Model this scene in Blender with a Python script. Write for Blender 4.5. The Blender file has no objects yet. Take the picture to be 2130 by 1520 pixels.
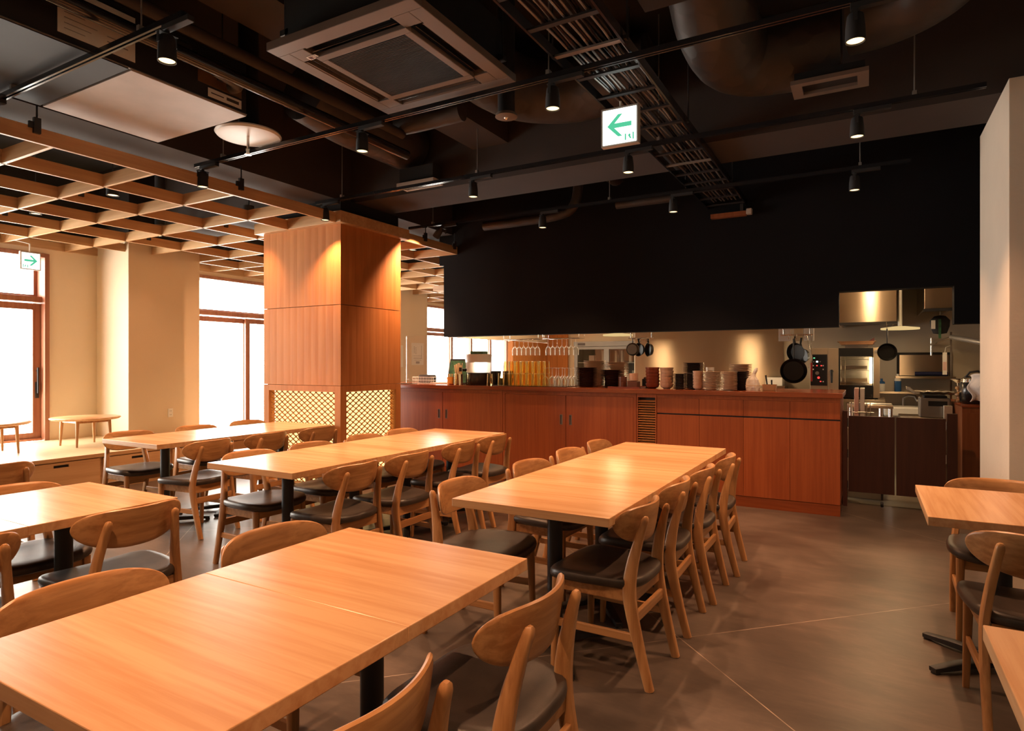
import bpy, math, random
from mathutils import Vector
random.seed(11)
S = bpy.context.scene
COL = S.collection
PI = math.pi

# ------------------------------------------------------------------ camera, world, exposure
cd = bpy.data.cameras.new('camera')
cam = bpy.data.objects.new('camera', cd)
COL.objects.link(cam)
cam.location = (0, 0, 1.35)
cam.rotation_euler = (PI / 2, 0, math.radians(29.6))
cd.sensor_width = 36
cd.lens = 36 * 1300 / 2130
cd.shift_y = -4 / 2130
cd.clip_start = 0.05
S.camera = cam

W = bpy.data.worlds.new('daylight')
S.world = W
W.use_nodes = True
bg = W.node_tree.nodes['Background']
bg.inputs['Color'].default_value = (1.0, 0.93, 0.82, 1)
bg.inputs['Strength'].default_value = 20.0

S.view_settings.view_transform = 'Standard'
S.view_settings.look = 'None'
S.view_settings.gamma = 1
S.view_settings.use_curve_mapping = False
S.view_settings.exposure = 0.0
S.cycles.use_denoising = True
S.cycles.max_bounces = 8
S.cycles.diffuse_bounces = 4
S.cycles.glossy_bounces = 4
S.cycles.transmission_bounces = 8
S.cycles.transparent_max_bounces = 32
S.cycles.sample_clamp_indirect = 6
S.cycles.caustics_reflective = False
S.cycles.caustics_refractive = False

LAMP = (1.0, 0.515, 0.265)
SPOT_POWER = 150
SPOT_ANGLE = math.radians(104)

# daylight enters through the window bays of the left wall: portals guide the sky sampling
BAYS = [(-1.35, 0.30, 3.95), (0, 5.72, 9.35), (0, 11.2, 16.1)]
for k, (_, a, b) in enumerate(BAYS):
    ld = bpy.data.lights.new('sky_portal', 'AREA')
    ld.shape = 'RECTANGLE'
    ld.size = 2.4
    ld.size_y = b - a
    ld.cycles.is_portal = True
    lo = bpy.data.objects.new('sky_portal', ld)
    COL.objects.link(lo)
    lo.location = (-9.34, (a + b) / 2, 1.55)
    lo.rotation_euler = (0, -PI / 2, 0)

# ------------------------------------------------------------------ materials
def nt(name):
    m = bpy.data.materials.new(name)
    m.use_nodes = True
    n = m.node_tree
    return m, n, n.nodes['Principled BSDF']

def N(n, kind, **kw):
    x = n.nodes.new(kind)
    for k, v in kw.items():
        if k in ('operation', 'blend_type', 'data_type', 'feature', 'noise_dimensions'):
            setattr(x, k, v)
        else:
            x.inputs[k.replace('_', ' ')].default_value = v
    return x

def ramp(n, stops):
    r = n.nodes.new('ShaderNodeValToRGB')
    while len(r.color_ramp.elements) < len(stops):
        r.color_ramp.elements.new(0.5)
    for e, (p, c) in zip(r.color_ramp.elements, stops):
        e.position = p
        e.color = (c[0], c[1], c[2], 1)
    return r

def plain(name, col, rough=0.5, metal=0.0, var=0.06, scale=6.0, bump=0.0, spec=0.5, coat=0.0):
    """a painted / cast surface with a faint procedural mottle"""
    m, n, b = nt(name)
    tc = n.nodes.new('ShaderNodeTexCoord')
    no = N(n, 'ShaderNodeTexNoise', Scale=scale, Detail=4.0)
    n.links.new(tc.outputs['Object'], no.inputs['Vector'])
    lo = [max(0, c * (1 - var)) for c in col]
    hi = [min(1, c * (1 + var)) for c in col]
    r = ramp(n, [(0.3, lo), (0.7, hi)])
    n.links.new(no.outputs['Fac'], r.inputs['Fac'])
    n.links.new(r.outputs['Color'], b.inputs['Base Color'])
    b.inputs['Roughness'].default_value = rough
    b.inputs['Metallic'].default_value = metal
    b.inputs['Specular IOR Level'].default_value = spec
    b.inputs['Coat Weight'].default_value = coat
    if bump:
        n2 = N(n, 'ShaderNodeTexNoise', Scale=scale * 12, Detail=3.0)
        n.links.new(tc.outputs['Object'], n2.inputs['Vector'])
        bp = N(n, 'ShaderNodeBump', Strength=bump, Distance=0.004)
        n.links.new(n2.outputs['Fac'], bp.inputs['Height'])
        n.links.new(bp.outputs['Normal'], b.inputs['Normal'])
    return m

def wood(name, c1, c2, axis, rough=0.38, stretch=1.0, fine=34.0, spread=0.10, spec=0.5):
    """straight grained timber; grain runs along the given object axis"""
    m, n, b = nt(name)
    tc = n.nodes.new('ShaderNodeTexCoord')
    oi = n.nodes.new('ShaderNodeObjectInfo')
    mp = n.nodes.new('ShaderNodeMapping')
    sc = [fine, fine, fine]
    sc['xyz'.index(axis)] = 1.3 * stretch
    mp.inputs['Scale'].default_value = sc
    ml = N(n, 'ShaderNodeMath', operation='MULTIPLY')
    ml.inputs[1].default_value = 37.0
    n.links.new(oi.outputs['Random'], ml.inputs[0])
    n.links.new(ml.outputs[0], mp.inputs['Location'])
    n.links.new(tc.outputs['Object'], mp.inputs['Vector'])
    a = N(n, 'ShaderNodeTexNoise', Scale=1.0, Detail=5.0, Roughness=0.6, Distortion=0.35)
    n.links.new(mp.outputs['Vector'], a.inputs['Vector'])
    mp2 = n.nodes.new('ShaderNodeMapping')
    sc2 = [4.5, 4.5, 4.5]
    sc2['xyz'.index(axis)] = 0.5 * stretch
    mp2.inputs['Scale'].default_value = sc2
    n.links.new(ml.outputs[0], mp2.inputs['Location'])
    n.links.new(tc.outputs['Object'], mp2.inputs['Vector'])
    c = N(n, 'ShaderNodeTexNoise', Scale=1.0, Detail=3.0, Distortion=0.8)
    n.links.new(mp2.outputs['Vector'], c.inputs['Vector'])
    mx = N(n, 'ShaderNodeMath', operation='MULTIPLY_ADD')
    mx.inputs[1].default_value = 0.55
    n.links.new(a.outputs['Fac'], mx.inputs[0])
    m2 = N(n, 'ShaderNodeMath', operation='MULTIPLY')
    m2.inputs[1].default_value = 0.45
    n.links.new(c.outputs['Fac'], m2.inputs[0])
    n.links.new(m2.outputs[0], mx.inputs[2])
    r = ramp(n, [(0.40, c2), (0.58, c1)])
    n.links.new(mx.outputs[0], r.inputs['Fac'])
    hs = n.nodes.new('ShaderNodeHueSaturation')
    vm = N(n, 'ShaderNodeMath', operation='MULTIPLY_ADD')
    vm.inputs[1].default_value = spread * 2
    vm.inputs[2].default_value = 1 - spread
    n.links.new(oi.outputs['Random'], vm.inputs[0])
    n.links.new(vm.outputs[0], hs.inputs['Value'])
    n.links.new(r.outputs['Color'], hs.inputs['Color'])
    n.links.new(hs.outputs['Color'], b.inputs['Base Color'])
    b.inputs['Roughness'].default_value = rough
    b.inputs['Specular IOR Level'].default_value = spec
    bp = N(n, 'ShaderNodeBump', Strength=0.08, Distance=0.002)
    n.links.new(a.outputs['Fac'], bp.inputs['Height'])
    n.links.new(bp.outputs['Normal'], b.inputs['Normal'])
    return m

def emit(name, col, strength):
    m = bpy.data.materials.new(name)
    m.use_nodes = True
    n = m.node_tree
    n.nodes.clear()
    o = n.nodes.new('ShaderNodeOutputMaterial')
    e = n.nodes.new('ShaderNodeEmission')
    e.inputs['Color'].default_value = (*col, 1)
    e.inputs['Strength'].default_value = strength
    n.links.new(e.outputs[0], o.inputs[0])
    return m

def thin_glass(name, tint, gloss):
    """thin walled glassware: clear from the front, rims whitened to stand in for refracted highlights"""
    m = bpy.data.materials.new(name)
    m.use_nodes = True
    n = m.node_tree
    n.nodes.clear()
    o = n.nodes.new('ShaderNodeOutputMaterial')
    t = n.nodes.new('ShaderNodeBsdfTransparent')
    t.inputs['Color'].default_value = (*tint, 1)
    g = n.nodes.new('ShaderNodeBsdfGlossy')
    g.inputs['Roughness'].default_value = 0.03
    lw = n.nodes.new('ShaderNodeLayerWeight')
    lw.inputs['Blend'].default_value = gloss
    mx = n.nodes.new('ShaderNodeMixShader')
    n.links.new(lw.outputs['Fresnel'], mx.inputs[0])
    n.links.new(t.outputs[0], mx.inputs[1])
    tl = n.nodes.new('ShaderNodeBsdfTranslucent')
    tl.inputs['Color'].default_value = (*[c ** 0.6 for c in tint], 1)
    m2 = n.nodes.new('ShaderNodeMixShader')
    m2.inputs[0].default_value = 0.6  # translucent share paints the bright rims that refraction would give
    n.links.new(g.outputs[0], m2.inputs[1])
    n.links.new(tl.outputs[0], m2.inputs[2])
    n.links.new(m2.outputs[0], mx.inputs[2])
    n.links.new(mx.outputs[0], o.inputs[0])
    return m

def glass(name, col=(1, 1, 1), rough=0.0, ior=1.45):
    m, n, b = nt(name)
    b.inputs['Base Color'].default_value = (*col, 1)
    b.inputs['Roughness'].default_value = rough
    b.inputs['IOR'].default_value = ior
    b.inputs['Transmission Weight'].default_value = 1
    return m

def pane(name, tint=(1, 1, 1), gloss=0.06):
    m = bpy.data.materials.new(name)
    m.use_nodes = True
    n = m.node_tree
    n.nodes.clear()
    o = n.nodes.new('ShaderNodeOutputMaterial')
    t = n.nodes.new('ShaderNodeBsdfTransparent')
    t.inputs['Color'].default_value = (*tint, 1)
    g = n.nodes.new('ShaderNodeBsdfGlossy')
    g.inputs['Roughness'].default_value = 0.02
    mx = n.nodes.new('ShaderNodeMixShader')
    mx.inputs[0].default_value = gloss
    n.links.new(t.outputs[0], mx.inputs[1])
    n.links.new(g.outputs[0], mx.inputs[2])
    n.links.new(mx.outputs[0], o.inputs[0])
    return m

def concrete_floor():
    m, n, b = nt('trowelled_concrete')
    tc = n.nodes.new('ShaderNodeTexCoord')
    big = N(n, 'ShaderNodeTexNoise', Scale=0.9, Detail=6.0, Roughness=0.62, Distortion=0.6)
    n.links.new(tc.outputs['Object'], big.inputs['Vector'])
    mp = n.nodes.new('ShaderNodeMapping')
    mp.inputs['Scale'].default_value = (2.2, 9.0, 1)
    mp.inputs['Rotation'].default_value = (0, 0, 0.5)
    n.links.new(tc.outputs['Object'], mp.inputs['Vector'])
    st = N(n, 'ShaderNodeTexNoise', Scale=1.3, Detail=4.0, Roughness=0.5, Distortion=0.7)
    n.links.new(mp.outputs['Vector'], st.inputs['Vector'])
    ad = N(n, 'ShaderNodeMath', operation='MULTIPLY_ADD')
    ad.inputs[1].default_value = 0.22
    n.links.new(st.outputs['Fac'], ad.inputs[0])
    m2 = N(n, 'ShaderNodeMath', operation='MULTIPLY')
    m2.inputs[1].default_value = 0.78
    n.links.new(big.outputs['Fac'], m2.inputs[0])
    n.links.new(m2.outputs[0], ad.inputs[2])
    r = ramp(n, [(0.38, (0.064, 0.050, 0.041)), (0.50, (0.100, 0.077, 0.061)), (0.62, (0.158, 0.120, 0.095))])
    n.links.new(ad.outputs[0], r.inputs['Fac'])
    fine = N(n, 'ShaderNodeTexNoise', Scale=7.0, Detail=5.0, Roughness=0.65)
    n.links.new(mp.outputs['Vector'], fine.inputs['Vector'])
    fr_ = ramp(n, [(0.42, (0.96, 0.96, 0.96)), (0.58, (1.02, 1.02, 1.02)), (0.74, (1.30, 1.28, 1.26))])
    n.links.new(fine.outputs['Fac'], fr_.inputs['Fac'])
    fm = N(n, 'ShaderNodeMix', data_type='RGBA', blend_type='MULTIPLY')
    fm.inputs[0].default_value = 1.0
    n.links.new(r.outputs['Color'], fm.inputs[6])
    n.links.new(fr_.outputs['Color'], fm.inputs[7])
    # saw cut joints on the two diagonals
    sp = n.nodes.new('ShaderNodeSeparateXYZ')
    n.links.new(tc.outputs['Object'], sp.inputs[0])
    wob = N(n, 'ShaderNodeTexNoise', Scale=5.0, Detail=2.0)
    n.links.new(tc.outputs['Object'], wob.inputs['Vector'])
    def joint(op, off):
        a = N(n, 'ShaderNodeMath', operation=op)
        n.links.new(sp.outputs['Y'], a.inputs[0])
        n.links.new(sp.outputs['X'], a.inputs[1])
        s = N(n, 'ShaderNodeMath', operation='MULTIPLY_ADD')
        s.inputs[1].default_value = 1 / 3.95
        s.inputs[2].default_value = 0.5 - off / 3.95
        n.links.new(a.outputs[0], s.inputs[0])
        f = N(n, 'ShaderNodeMath', operation='FRACT')
        n.links.new(s.outputs[0], f.inputs[0])
        d = N(n, 'ShaderNodeMath', operation='SUBTRACT')
        d.inputs[1].default_value = 0.5
        n.links.new(f.outputs[0], d.inputs[0])
        ab = N(n, 'ShaderNodeMath', operation='ABSOLUTE')
        n.links.new(d.outputs[0], ab.inputs[0])
        return ab
    j1 = joint('ADD', 2.28)
    j2 = joint('SUBTRACT', 3.88)
    mn = N(n, 'ShaderNodeMath', operation='MINIMUM')
    n.links.new(j1.outputs[0], mn.inputs[0])
    n.links.new(j2.outputs[0], mn.inputs[1])
    line = n.nodes.new('ShaderNodeMapRange')
    for q, v in zip((1, 2, 3, 4), (0.0004, 0.0010, 1.0, 0.0)):
        line.inputs[q].default_value = v
    n.links.new(mn.outputs[0], line.inputs[0])
    lm = N(n, 'ShaderNodeMath', operation='MULTIPLY')
    n.links.new(line.outputs[0], lm.inputs[0])
    wr = ramp(n, [(0.35, (0.25, 0.25, 0.25)), (0.6, (0.85, 0.85, 0.85))])
    n.links.new(wob.outputs['Fac'], wr.inputs['Fac'])
    n.links.new(wr.outputs['Color'], lm.inputs[1])
    mix = N(n, 'ShaderNodeMix', data_type='RGBA')
    n.links.new(lm.outputs[0], mix.inputs[0])
    n.links.new(fm.outputs[2], mix.inputs[6])
    mix.inputs[7].default_value = (0.55, 0.44, 0.35, 1)
    n.links.new(mix.outputs[2], b.inputs['Base Color'])
    rr = ramp(n, [(0.2, (0.27, 0.27, 0.27)), (0.8, (0.42, 0.42, 0.42))])
    n.links.new(big.outputs['Fac'], rr.inputs['Fac'])
    n.links.new(rr.outputs['Color'], b.inputs['Roughness'])
    return m

def foil_duct():
    m, n, b = nt('wrapped_duct_insulation')
    tc = n.nodes.new('ShaderNodeTexCoord')
    v = N(n, 'ShaderNodeTexVoronoi', Scale=9.0)
    n.links.new(tc.outputs['Object'], v.inputs['Vector'])
    bp = N(n, 'ShaderNodeBump', Strength=0.35, Distance=0.02)
    n.links.new(v.outputs['Distance'], bp.inputs['Height'])
    n.links.new(bp.outputs['Normal'], b.inputs['Normal'])
    b.inputs['Base Color'].default_value = (0.036, 0.029, 0.026, 1)
    b.inputs['Roughness'].default_value = 0.5
    return m

def brushed(name, col, rough=0.28):
    m, n, b = nt(name)
    tc = n.nodes.new('ShaderNodeTexCoord')
    mp = n.nodes.new('ShaderNodeMapping')
    mp.inputs['Scale'].default_value = (7, 7, 0.5)
    n.links.new(tc.outputs['Object'], mp.inputs['Vector'])
    no = N(n, 'ShaderNodeTexNoise', Scale=1.0, Detail=3.0)
    n.links.new(mp.outputs['Vector'], no.inputs['Vector'])
    r = ramp(n, [(0.3, (rough - 0.03,) * 3), (0.7, (rough + 0.04,) * 3)])
    n.links.new(no.outputs['Fac'], r.inputs['Fac'])
    n.links.new(r.outputs['Color'], b.inputs['Roughness'])
    b.inputs['Base Color'].default_value = (*col, 1)
    b.inputs['Metallic'].default_value = 1
    b.inputs['Anisotropic'].default_value = 0.95
    b.inputs['Anisotropic Rotation'].default_value = 0.25
    tg = n.nodes.new('ShaderNodeTangent')
    tg.direction_type = 'RADIAL'
    tg.axis = 'Z'
    n.links.new(tg.outputs[0], b.inputs['Tangent'])
    return m

M = {
    'oak_top': wood('oak_table_top', (0.70, 0.43, 0.225), (0.57, 0.30, 0.135), 'x', rough=0.27, fine=30, spread=0.06),
    'oak_x': wood('oak_back_rail', (0.54, 0.285, 0.118), (0.34, 0.155, 0.055), 'x', rough=0.36, fine=40),
    'oak_z': wood('oak_leg', (0.54, 0.285, 0.118), (0.34, 0.155, 0.055), 'z', rough=0.36, fine=40),
    'oak_y': wood('oak_rail', (0.54, 0.285, 0.118), (0.34, 0.155, 0.055), 'y', rough=0.36, fine=40),
    'slat_x': wood('lattice_timber_across', (0.62, 0.38, 0.19), (0.50, 0.28, 0.13), 'x', rough=0.5, fine=30, spread=0.05),
    'slat_y': wood('lattice_timber_along', (0.62, 0.38, 0.19), (0.50, 0.28, 0.13), 'y', rough=0.5, fine=30, spread=0.05),
    'clad': wood('column_board', (0.51, 0.205, 0.064), (0.44, 0.16, 0.045), 'z', rough=0.62, fine=26, spread=0.03, spec=0.22),
    'red_z': wood('stained_cabinet_front', (0.36, 0.088, 0.024), (0.275, 0.060, 0.015), 'z', rough=0.4, fine=45, spread=0.05),
    'red_x': wood('stained_worktop', (0.27, 0.066, 0.020), (0.20, 0.045, 0.013), 'x', rough=0.22, fine=40, spread=0.02),
    'frame': wood('window_timber', (0.36, 0.15, 0.085), (0.27, 0.10, 0.055), 'z', rough=0.4, fine=30, spread=0.04),
    'maple_y': wood('platform_front', (0.66, 0.42, 0.22), (0.56, 0.33, 0.16), 'y', rough=0.4, fine=30, spread=0.03),
    'tatami': wood('platform_mat', (0.78, 0.66, 0.43), (0.70, 0.57, 0.35), 'x', rough=0.34, fine=60, spread=0.02),
    'bar_dark': wood('swing_gate_panel', (0.062, 0.018, 0.011), (0.044, 0.012, 0.008), 'z', rough=0.5, fine=30),
    'seat': plain('seat_leather', (0.040, 0.030, 0.024), 0.40, var=0.25, scale=20, bump=0.1),
    'iron': plain('black_powder_coat', (0.018, 0.018, 0.020), 0.45, var=0.1),
    'black': plain('matt_black_paint', (0.014, 0.014, 0.016), 0.7, var=0.15),
    'black_gloss': plain('black_satin', (0.016, 0.016, 0.018), 0.18, var=0.1),
    'slab': plain('black_sprayed_slab', (0.008, 0.008, 0.009), 0.9, var=0.25, scale=3),
    'beam': plain('dark_brown_beam_paint', (0.034, 0.025, 0.022), 0.8, var=0.12, scale=3),
    'soffit': plain('black_plaster', (0.0056, 0.0060, 0.0080), 0.85, var=0.12, scale=2, spec=0.2),
    'cream': plain('cream_plaster', (0.78, 0.64, 0.47), 0.8, var=0.02, scale=2, bump=0.05),
    'pillar': plain('textured_white_wallpaper', (0.66, 0.58, 0.48), 0.85, var=0.03, scale=3, bump=0.35),
    'kitchen_wall': plain('kitchen_panel', (0.50, 0.43, 0.33), 0.35, var=0.05, scale=2),
    'white': plain('white_plastic', (0.82, 0.80, 0.75), 0.4, var=0.03),
    'paper': plain('paper', (0.85, 0.82, 0.76), 0.8, var=0.02),
    'ink': plain('printed_ink', (0.06, 0.05, 0.05), 0.7),
    'grey': plain('grey_metal', (0.33, 0.31, 0.29), 0.4, metal=0.7),
    'ac': plain('brown_grey_air_panel', (0.15, 0.118, 0.10), 0.5, var=0.04),
    'beige': plain('beige_duct_sheet', (0.42, 0.37, 0.33), 0.55, var=0.10, scale=4),
    'duct': foil_duct(),
    'foil': plain('kitchen_foil', (0.62, 0.56, 0.48), 0.38, metal=0.55),
    'steel': brushed('stainless_steel', (0.55, 0.45, 0.34), 0.33),
    'oven_sheet': plain('oven_steel_sheet', (0.52, 0.41, 0.29), 0.42, metal=0.45, var=0.04),
    'chrome': brushed('polished_steel', (0.75, 0.72, 0.68), 0.12),
    'floor': concrete_floor(),
    'kfloor': plain('kitchen_floor', (0.30, 0.28, 0.22), 0.5),
    'lens': emit('spot_lens', (1.0, 0.64, 0.30), 3.2),
    'small_lens': emit('downlight_lens', (1.0, 0.70, 0.38), 3.0),
    'glow': emit('lit_screen_backing', (1.0, 0.70, 0.27), 1.9),
    'sign': emit('lit_sign_face', (0.95, 1.0, 0.94), 2.4),
    'sign_green': emit('lit_sign_green', (0.10, 0.62, 0.34), 1.0),
    'disc_lamp': emit('disc_lamp_face', (1.0, 0.70, 0.30), 0.75),
    'tube': emit('hood_lamp', (1.0, 0.80, 0.52), 14),
    'oven_light': emit('oven_lamp', (1.0, 0.88, 0.66), 45),
    'led_red': emit('red_display', (1.0, 0.05, 0.04), 2.0),
    'led_green': emit('green_display', (0.2, 1.0, 0.4), 1.5),
    'led_white': emit('white_display', (0.9, 0.95, 1.0), 2.0),
    'window': pane('window_glass'),
    'acrylic': pane('clear_acrylic', (0.97, 0.97, 0.97), 0.05),
    'fridge_glass': pane('showcase_glass', (0.75, 0.75, 0.72), 0.10),
    'oven_glass': pane('oven_door_glass', (0.85, 0.82, 0.76), 0.05),
    'glass': thin_glass('clear_drinking_glass', (0.97, 0.96, 0.93), 0.22),
    'backglow_glass': thin_glass('clear_tumbler_glass_backglow_tint', (1.0, 0.94, 0.77), 0.22),  # clear glass; amber glow of the lit timber behind is put into the tint
    'plate_dark': plain('dark_brown_glaze', (0.045, 0.020, 0.015), 0.25, coat=0.3),
    'plate_beige': plain('beige_glaze', (0.56, 0.40, 0.27), 0.3, coat=0.3),
    'plate_black': plain('black_glaze', (0.022, 0.017, 0.017), 0.25, coat=0.3),
    'bowl_red': plain('red_brown_lacquer', (0.20, 0.040, 0.018), 0.25, coat=0.4),
    'bowl_beige': plain('pink_beige_glaze', (0.62, 0.40, 0.27), 0.3, coat=0.3),
    'pan': plain('seasoned_iron', (0.020, 0.020, 0.018), 0.38, metal=0.4),
    'brown_box': plain('brown_lacquer', (0.12, 0.04, 0.02), 0.35),
    'kraft': plain('straw_fibre', (0.72, 0.55, 0.32), 0.7),
    'amber': plain('amber_plastic', (0.75, 0.38, 0.08), 0.35),
    'green': plain('green_panel', (0.035, 0.12, 0.055), 0.4, var=0.5, scale=25),
    'blue': plain('blue_liquid', (0.03, 0.12, 0.33), 0.25),
    'navy': plain('navy_cloth', (0.010, 0.014, 0.07), 0.8),
    'pink': plain('pink_board', (0.78, 0.52, 0.46), 0.5),
    'cloth': plain('white_towel', (0.72, 0.66, 0.62), 0.9, bump=0.3),
    'copper': plain('copper_kitchen_metal', (0.55, 0.30, 0.16), 0.3, metal=0.8),
    'red': plain('red_plastic', (0.6, 0.03, 0.02), 0.4),
    'liquid': glass('milky_tank', (0.97, 0.93, 0.85), 0.5, 1.2),
    'fridge_grey': plain('grey_enamel', (0.20, 0.185, 0.165), 0.4),
    'screen_red': plain('maroon_sheet', (0.10, 0.02, 0.02), 0.6),
    'oven_black': plain('black_oven_glass', (0.012, 0.011, 0.010), 0.12),
    'oven_in': plain('oven_cavity', (0.50, 0.42, 0.30), 0.35, metal=0.6),
    'copper_wood': wood('kitchen_cabinet_side', (0.26, 0.085, 0.03), (0.20, 0.06, 0.02), 'z', rough=0.4),
}

# ------------------------------------------------------------------ mesh helpers
class MB:
    """collects shapes and links them as one mesh object"""
    def __init__(s):
        s.v, s.f, s.mi, s.cur = [], [], [], 0
    def add(s, vs, fs):
        o = len(s.v)
        s.v += [tuple(p) for p in vs]
        for f in fs:
            s.f.append([i + o for i in f])
            s.mi.append(s.cur)
        return s
    def use(s, k):
        s.cur = k
        return s
    def box(s, x0, x1, y0, y1, z0, z1):
        vs = [(x, y, z) for z in (z0, z1) for y in (y0, y1) for x in (x0, x1)]
        return s.add(vs, [(0, 2, 3, 1), (4, 5, 7, 6), (0, 1, 5, 4), (2, 6, 7, 3), (0, 4, 6, 2), (1, 3, 7, 5)])
    def prism(s, poly, axis, a, b):
        """poly: 2D outline, extruded along axis from a to b"""
        def P(u, v, w):
            return {'x': (w, u, v), 'y': (u, w, v), 'z': (u, v, w)}[axis]
        n = len(poly)
        vs = [P(u, v, a) for u, v in poly] + [P(u, v, b) for u, v in poly]
        fs = [list(range(n))[::-1], list(range(n, 2 * n))]
        fs += [(i, (i + 1) % n, n + (i + 1) % n, n + i) for i in range(n)]
        return s.add(vs, fs)
    def lathe(s, prof, c=(0, 0, 0), n=24, sx=1.0, sy=1.0, cap=True):
        vs, fs = [], []
        for r, z in prof:
            for k in range(n):
                t = 2 * PI * k / n
                vs.append((c[0] + r * sx * math.cos(t), c[1] + r * sy * math.sin(t), c[2] + z))
        for i in range(len(prof) - 1):
            for k in range(n):
                k2 = (k + 1) % n
                fs.append((i * n + k, i * n + k2, (i + 1) * n + k2, (i + 1) * n + k))
        if cap and prof[0][0] > 1e-6:
            fs.append(list(range(n))[::-1])
        if cap and prof[-1][0] > 1e-6:
            fs.append([(len(prof) - 1) * n + k for k in range(n)])
        return s.add(vs, fs)
    def tube(s, pts, r, n=10, closed=False, cap=True, sq=None):
        """round bar through pts; r a number or one per point; sq=(a,b) scales the two section axes"""
        pts = [Vector(p) for p in pts]
        m = len(pts)
        rs = r if isinstance(r, (list, tuple)) else [r] * m
        vs, fs = [], []
        up = None
        for i, p in enumerate(pts):
            if closed:
                t = pts[(i + 1) % m] - pts[i - 1]
            else:
                t = pts[min(i + 1, m - 1)] - pts[max(i - 1, 0)]
            t.normalize()
            if up is None:
                ref = Vector((0, 0, 1)) if abs(t.z) < 0.9 else Vector((1, 0, 0))
                up = (ref - t * ref.dot(t)).normalized()
            else:
                up = up - t * up.dot(t)
                if up.length < 1e-5:
                    up = t.orthogonal()
                up.normalize()
            sd = t.cross(up)
            for k in range(n):
                a = 2 * PI * k / n
                q = (1, 1) if sq is None else sq
                vs.append(p + up * (rs[i] * math.cos(a) * q[0]) + sd * (rs[i] * math.sin(a) * q[1]))
        for i in range(m if closed else m - 1):
            j = (i + 1) % m
            for k in range(n):
                k2 = (k + 1) % n
                fs.append((i * n + k, i * n + k2, j * n + k2, j * n + k))
        if cap and not closed:
            fs.append(list(range(n))[::-1])
            fs.append([(m - 1) * n + k for k in range(n)])
        return s.add(vs, fs)
    def rod(s, a, b, r, n=10):
        return s.tube([a, b], r, n)
    def beam(s, pts, sizes, ux=(1, 0, 0), rnd=0.3):
        """rounded rectangular bar along pts; sizes=(width along ux, depth across) per point"""
        pts = [Vector(p) for p in pts]
        m = len(pts)
        vs, fs = [], []
        sec = []
        for cx, cy in ((1, 1), (-1, 1), (-1, -1), (1, -1)):
            base = math.atan2(cy, cx)
            for d in (-0.55, 0.0, 0.55):
                a = base + d * 0.9
                sec.append((cx * (1 - rnd) + rnd * math.cos(a) * 1.0, cy * (1 - rnd) + rnd * math.sin(a) * 1.0))
        n = len(sec)
        for i, p in enumerate(pts):
            t = (pts[min(i + 1, m - 1)] - pts[max(i - 1, 0)]).normalized()
            x = Vector(ux)
            x = (x - t * x.dot(t)).normalized()
            y = t.cross(x)
            w, d = sizes[i]
            for a, b in sec:
                vs.append(p + x * (a * w / 2) + y * (b * d / 2))
        for i in range(m - 1):
            for k in range(n):
                k2 = (k + 1) % n
                fs.append((i * n + k, i * n + k2, (i + 1) * n + k2, (i + 1) * n + k))
        fs.append(list(range(n))[::-1])
        fs.append([(m - 1) * n + k for k in range(n)])
        return s.add(vs, fs)
    def build(s, name, mat, parent=None, smooth=False, bevel=0.0, loc=None, rot=None, seg=2):
        me = bpy.data.meshes.new(name)
        me.from_pydata(s.v, [], s.f)
        mats = mat if isinstance(mat, (list, tuple)) else [mat]
        for m in mats:
            me.materials.append(M[m] if isinstance(m, str) else m)
        if len(mats) > 1:
            me.polygons.foreach_set('material_index', s.mi)
        if smooth:
            me.polygons.foreach_set('use_smooth', [True] * len(me.polygons))
            me.set_sharp_from_angle(angle=math.radians(42))
        me.update()
        o = bpy.data.objects.new(name, me)
        COL.objects.link(o)
        if parent is not None:
            o.parent = parent
        if loc:
            o.location = loc
        if rot:
            o.rotation_euler = rot
        if bevel:
            bm = o.modifiers.new('bevel', 'BEVEL')
            bm.width = bevel
            bm.segments = seg
            bm.limit_method = 'ANGLE'
        return o

def tag(o, label, cat, group=None, kind=None):
    if label:
        o['label'] = label
    if cat:
        o['category'] = cat
    if group:
        o['group'] = group
    if kind:
        o['kind'] = kind
    return o

def thing(name, label, cat, loc=(0, 0, 0), rotz=0.0, group=None, kind=None):
    o = bpy.data.objects.new(name, None)
    COL.objects.link(o)
    o.empty_display_size = 0.1
    o.location = loc
    o.rotation_euler = (0, 0, rotz)
    return tag(o, label, cat, group, kind)

KIDS = {}
def kids(o):
    return [c for c in bpy.data.objects if c.parent == o]

def copy_thing(root, loc, rotz=0.0, label=None, group=None):
    """a copy of a thing with copies of its parts and their sub-parts"""
    if root.name not in KIDS:
        KIDS[root.name] = [(c, kids(c)) for c in kids(root)]
    r = root.copy()
    COL.objects.link(r)
    r.location = loc
    r.rotation_euler = (0, 0, rotz)
    if label:
        r['label'] = label
    if group:
        r['group'] = group
    for c, sub in KIDS[root.name]:
        d = c.copy()
        COL.objects.link(d)
        d.parent = r
        for g in sub:
            e = g.copy()
            COL.objects.link(e)
            e.parent = d
    return r

ORD = ['first', 'second', 'third', 'fourth', 'fifth', 'sixth', 'seventh', 'eighth', 'ninth', 'tenth', 'eleventh',
       'twelfth', 'thirteenth', 'fourteenth', 'fifteenth', 'sixteenth', 'seventeenth', 'eighteenth', 'nineteenth', 'twentieth']

def struct(name, mb, mat, label=None, cat=None, **kw):
    return tag(mb.build(name, mat, **kw), label, cat, kind='structure')

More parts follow.
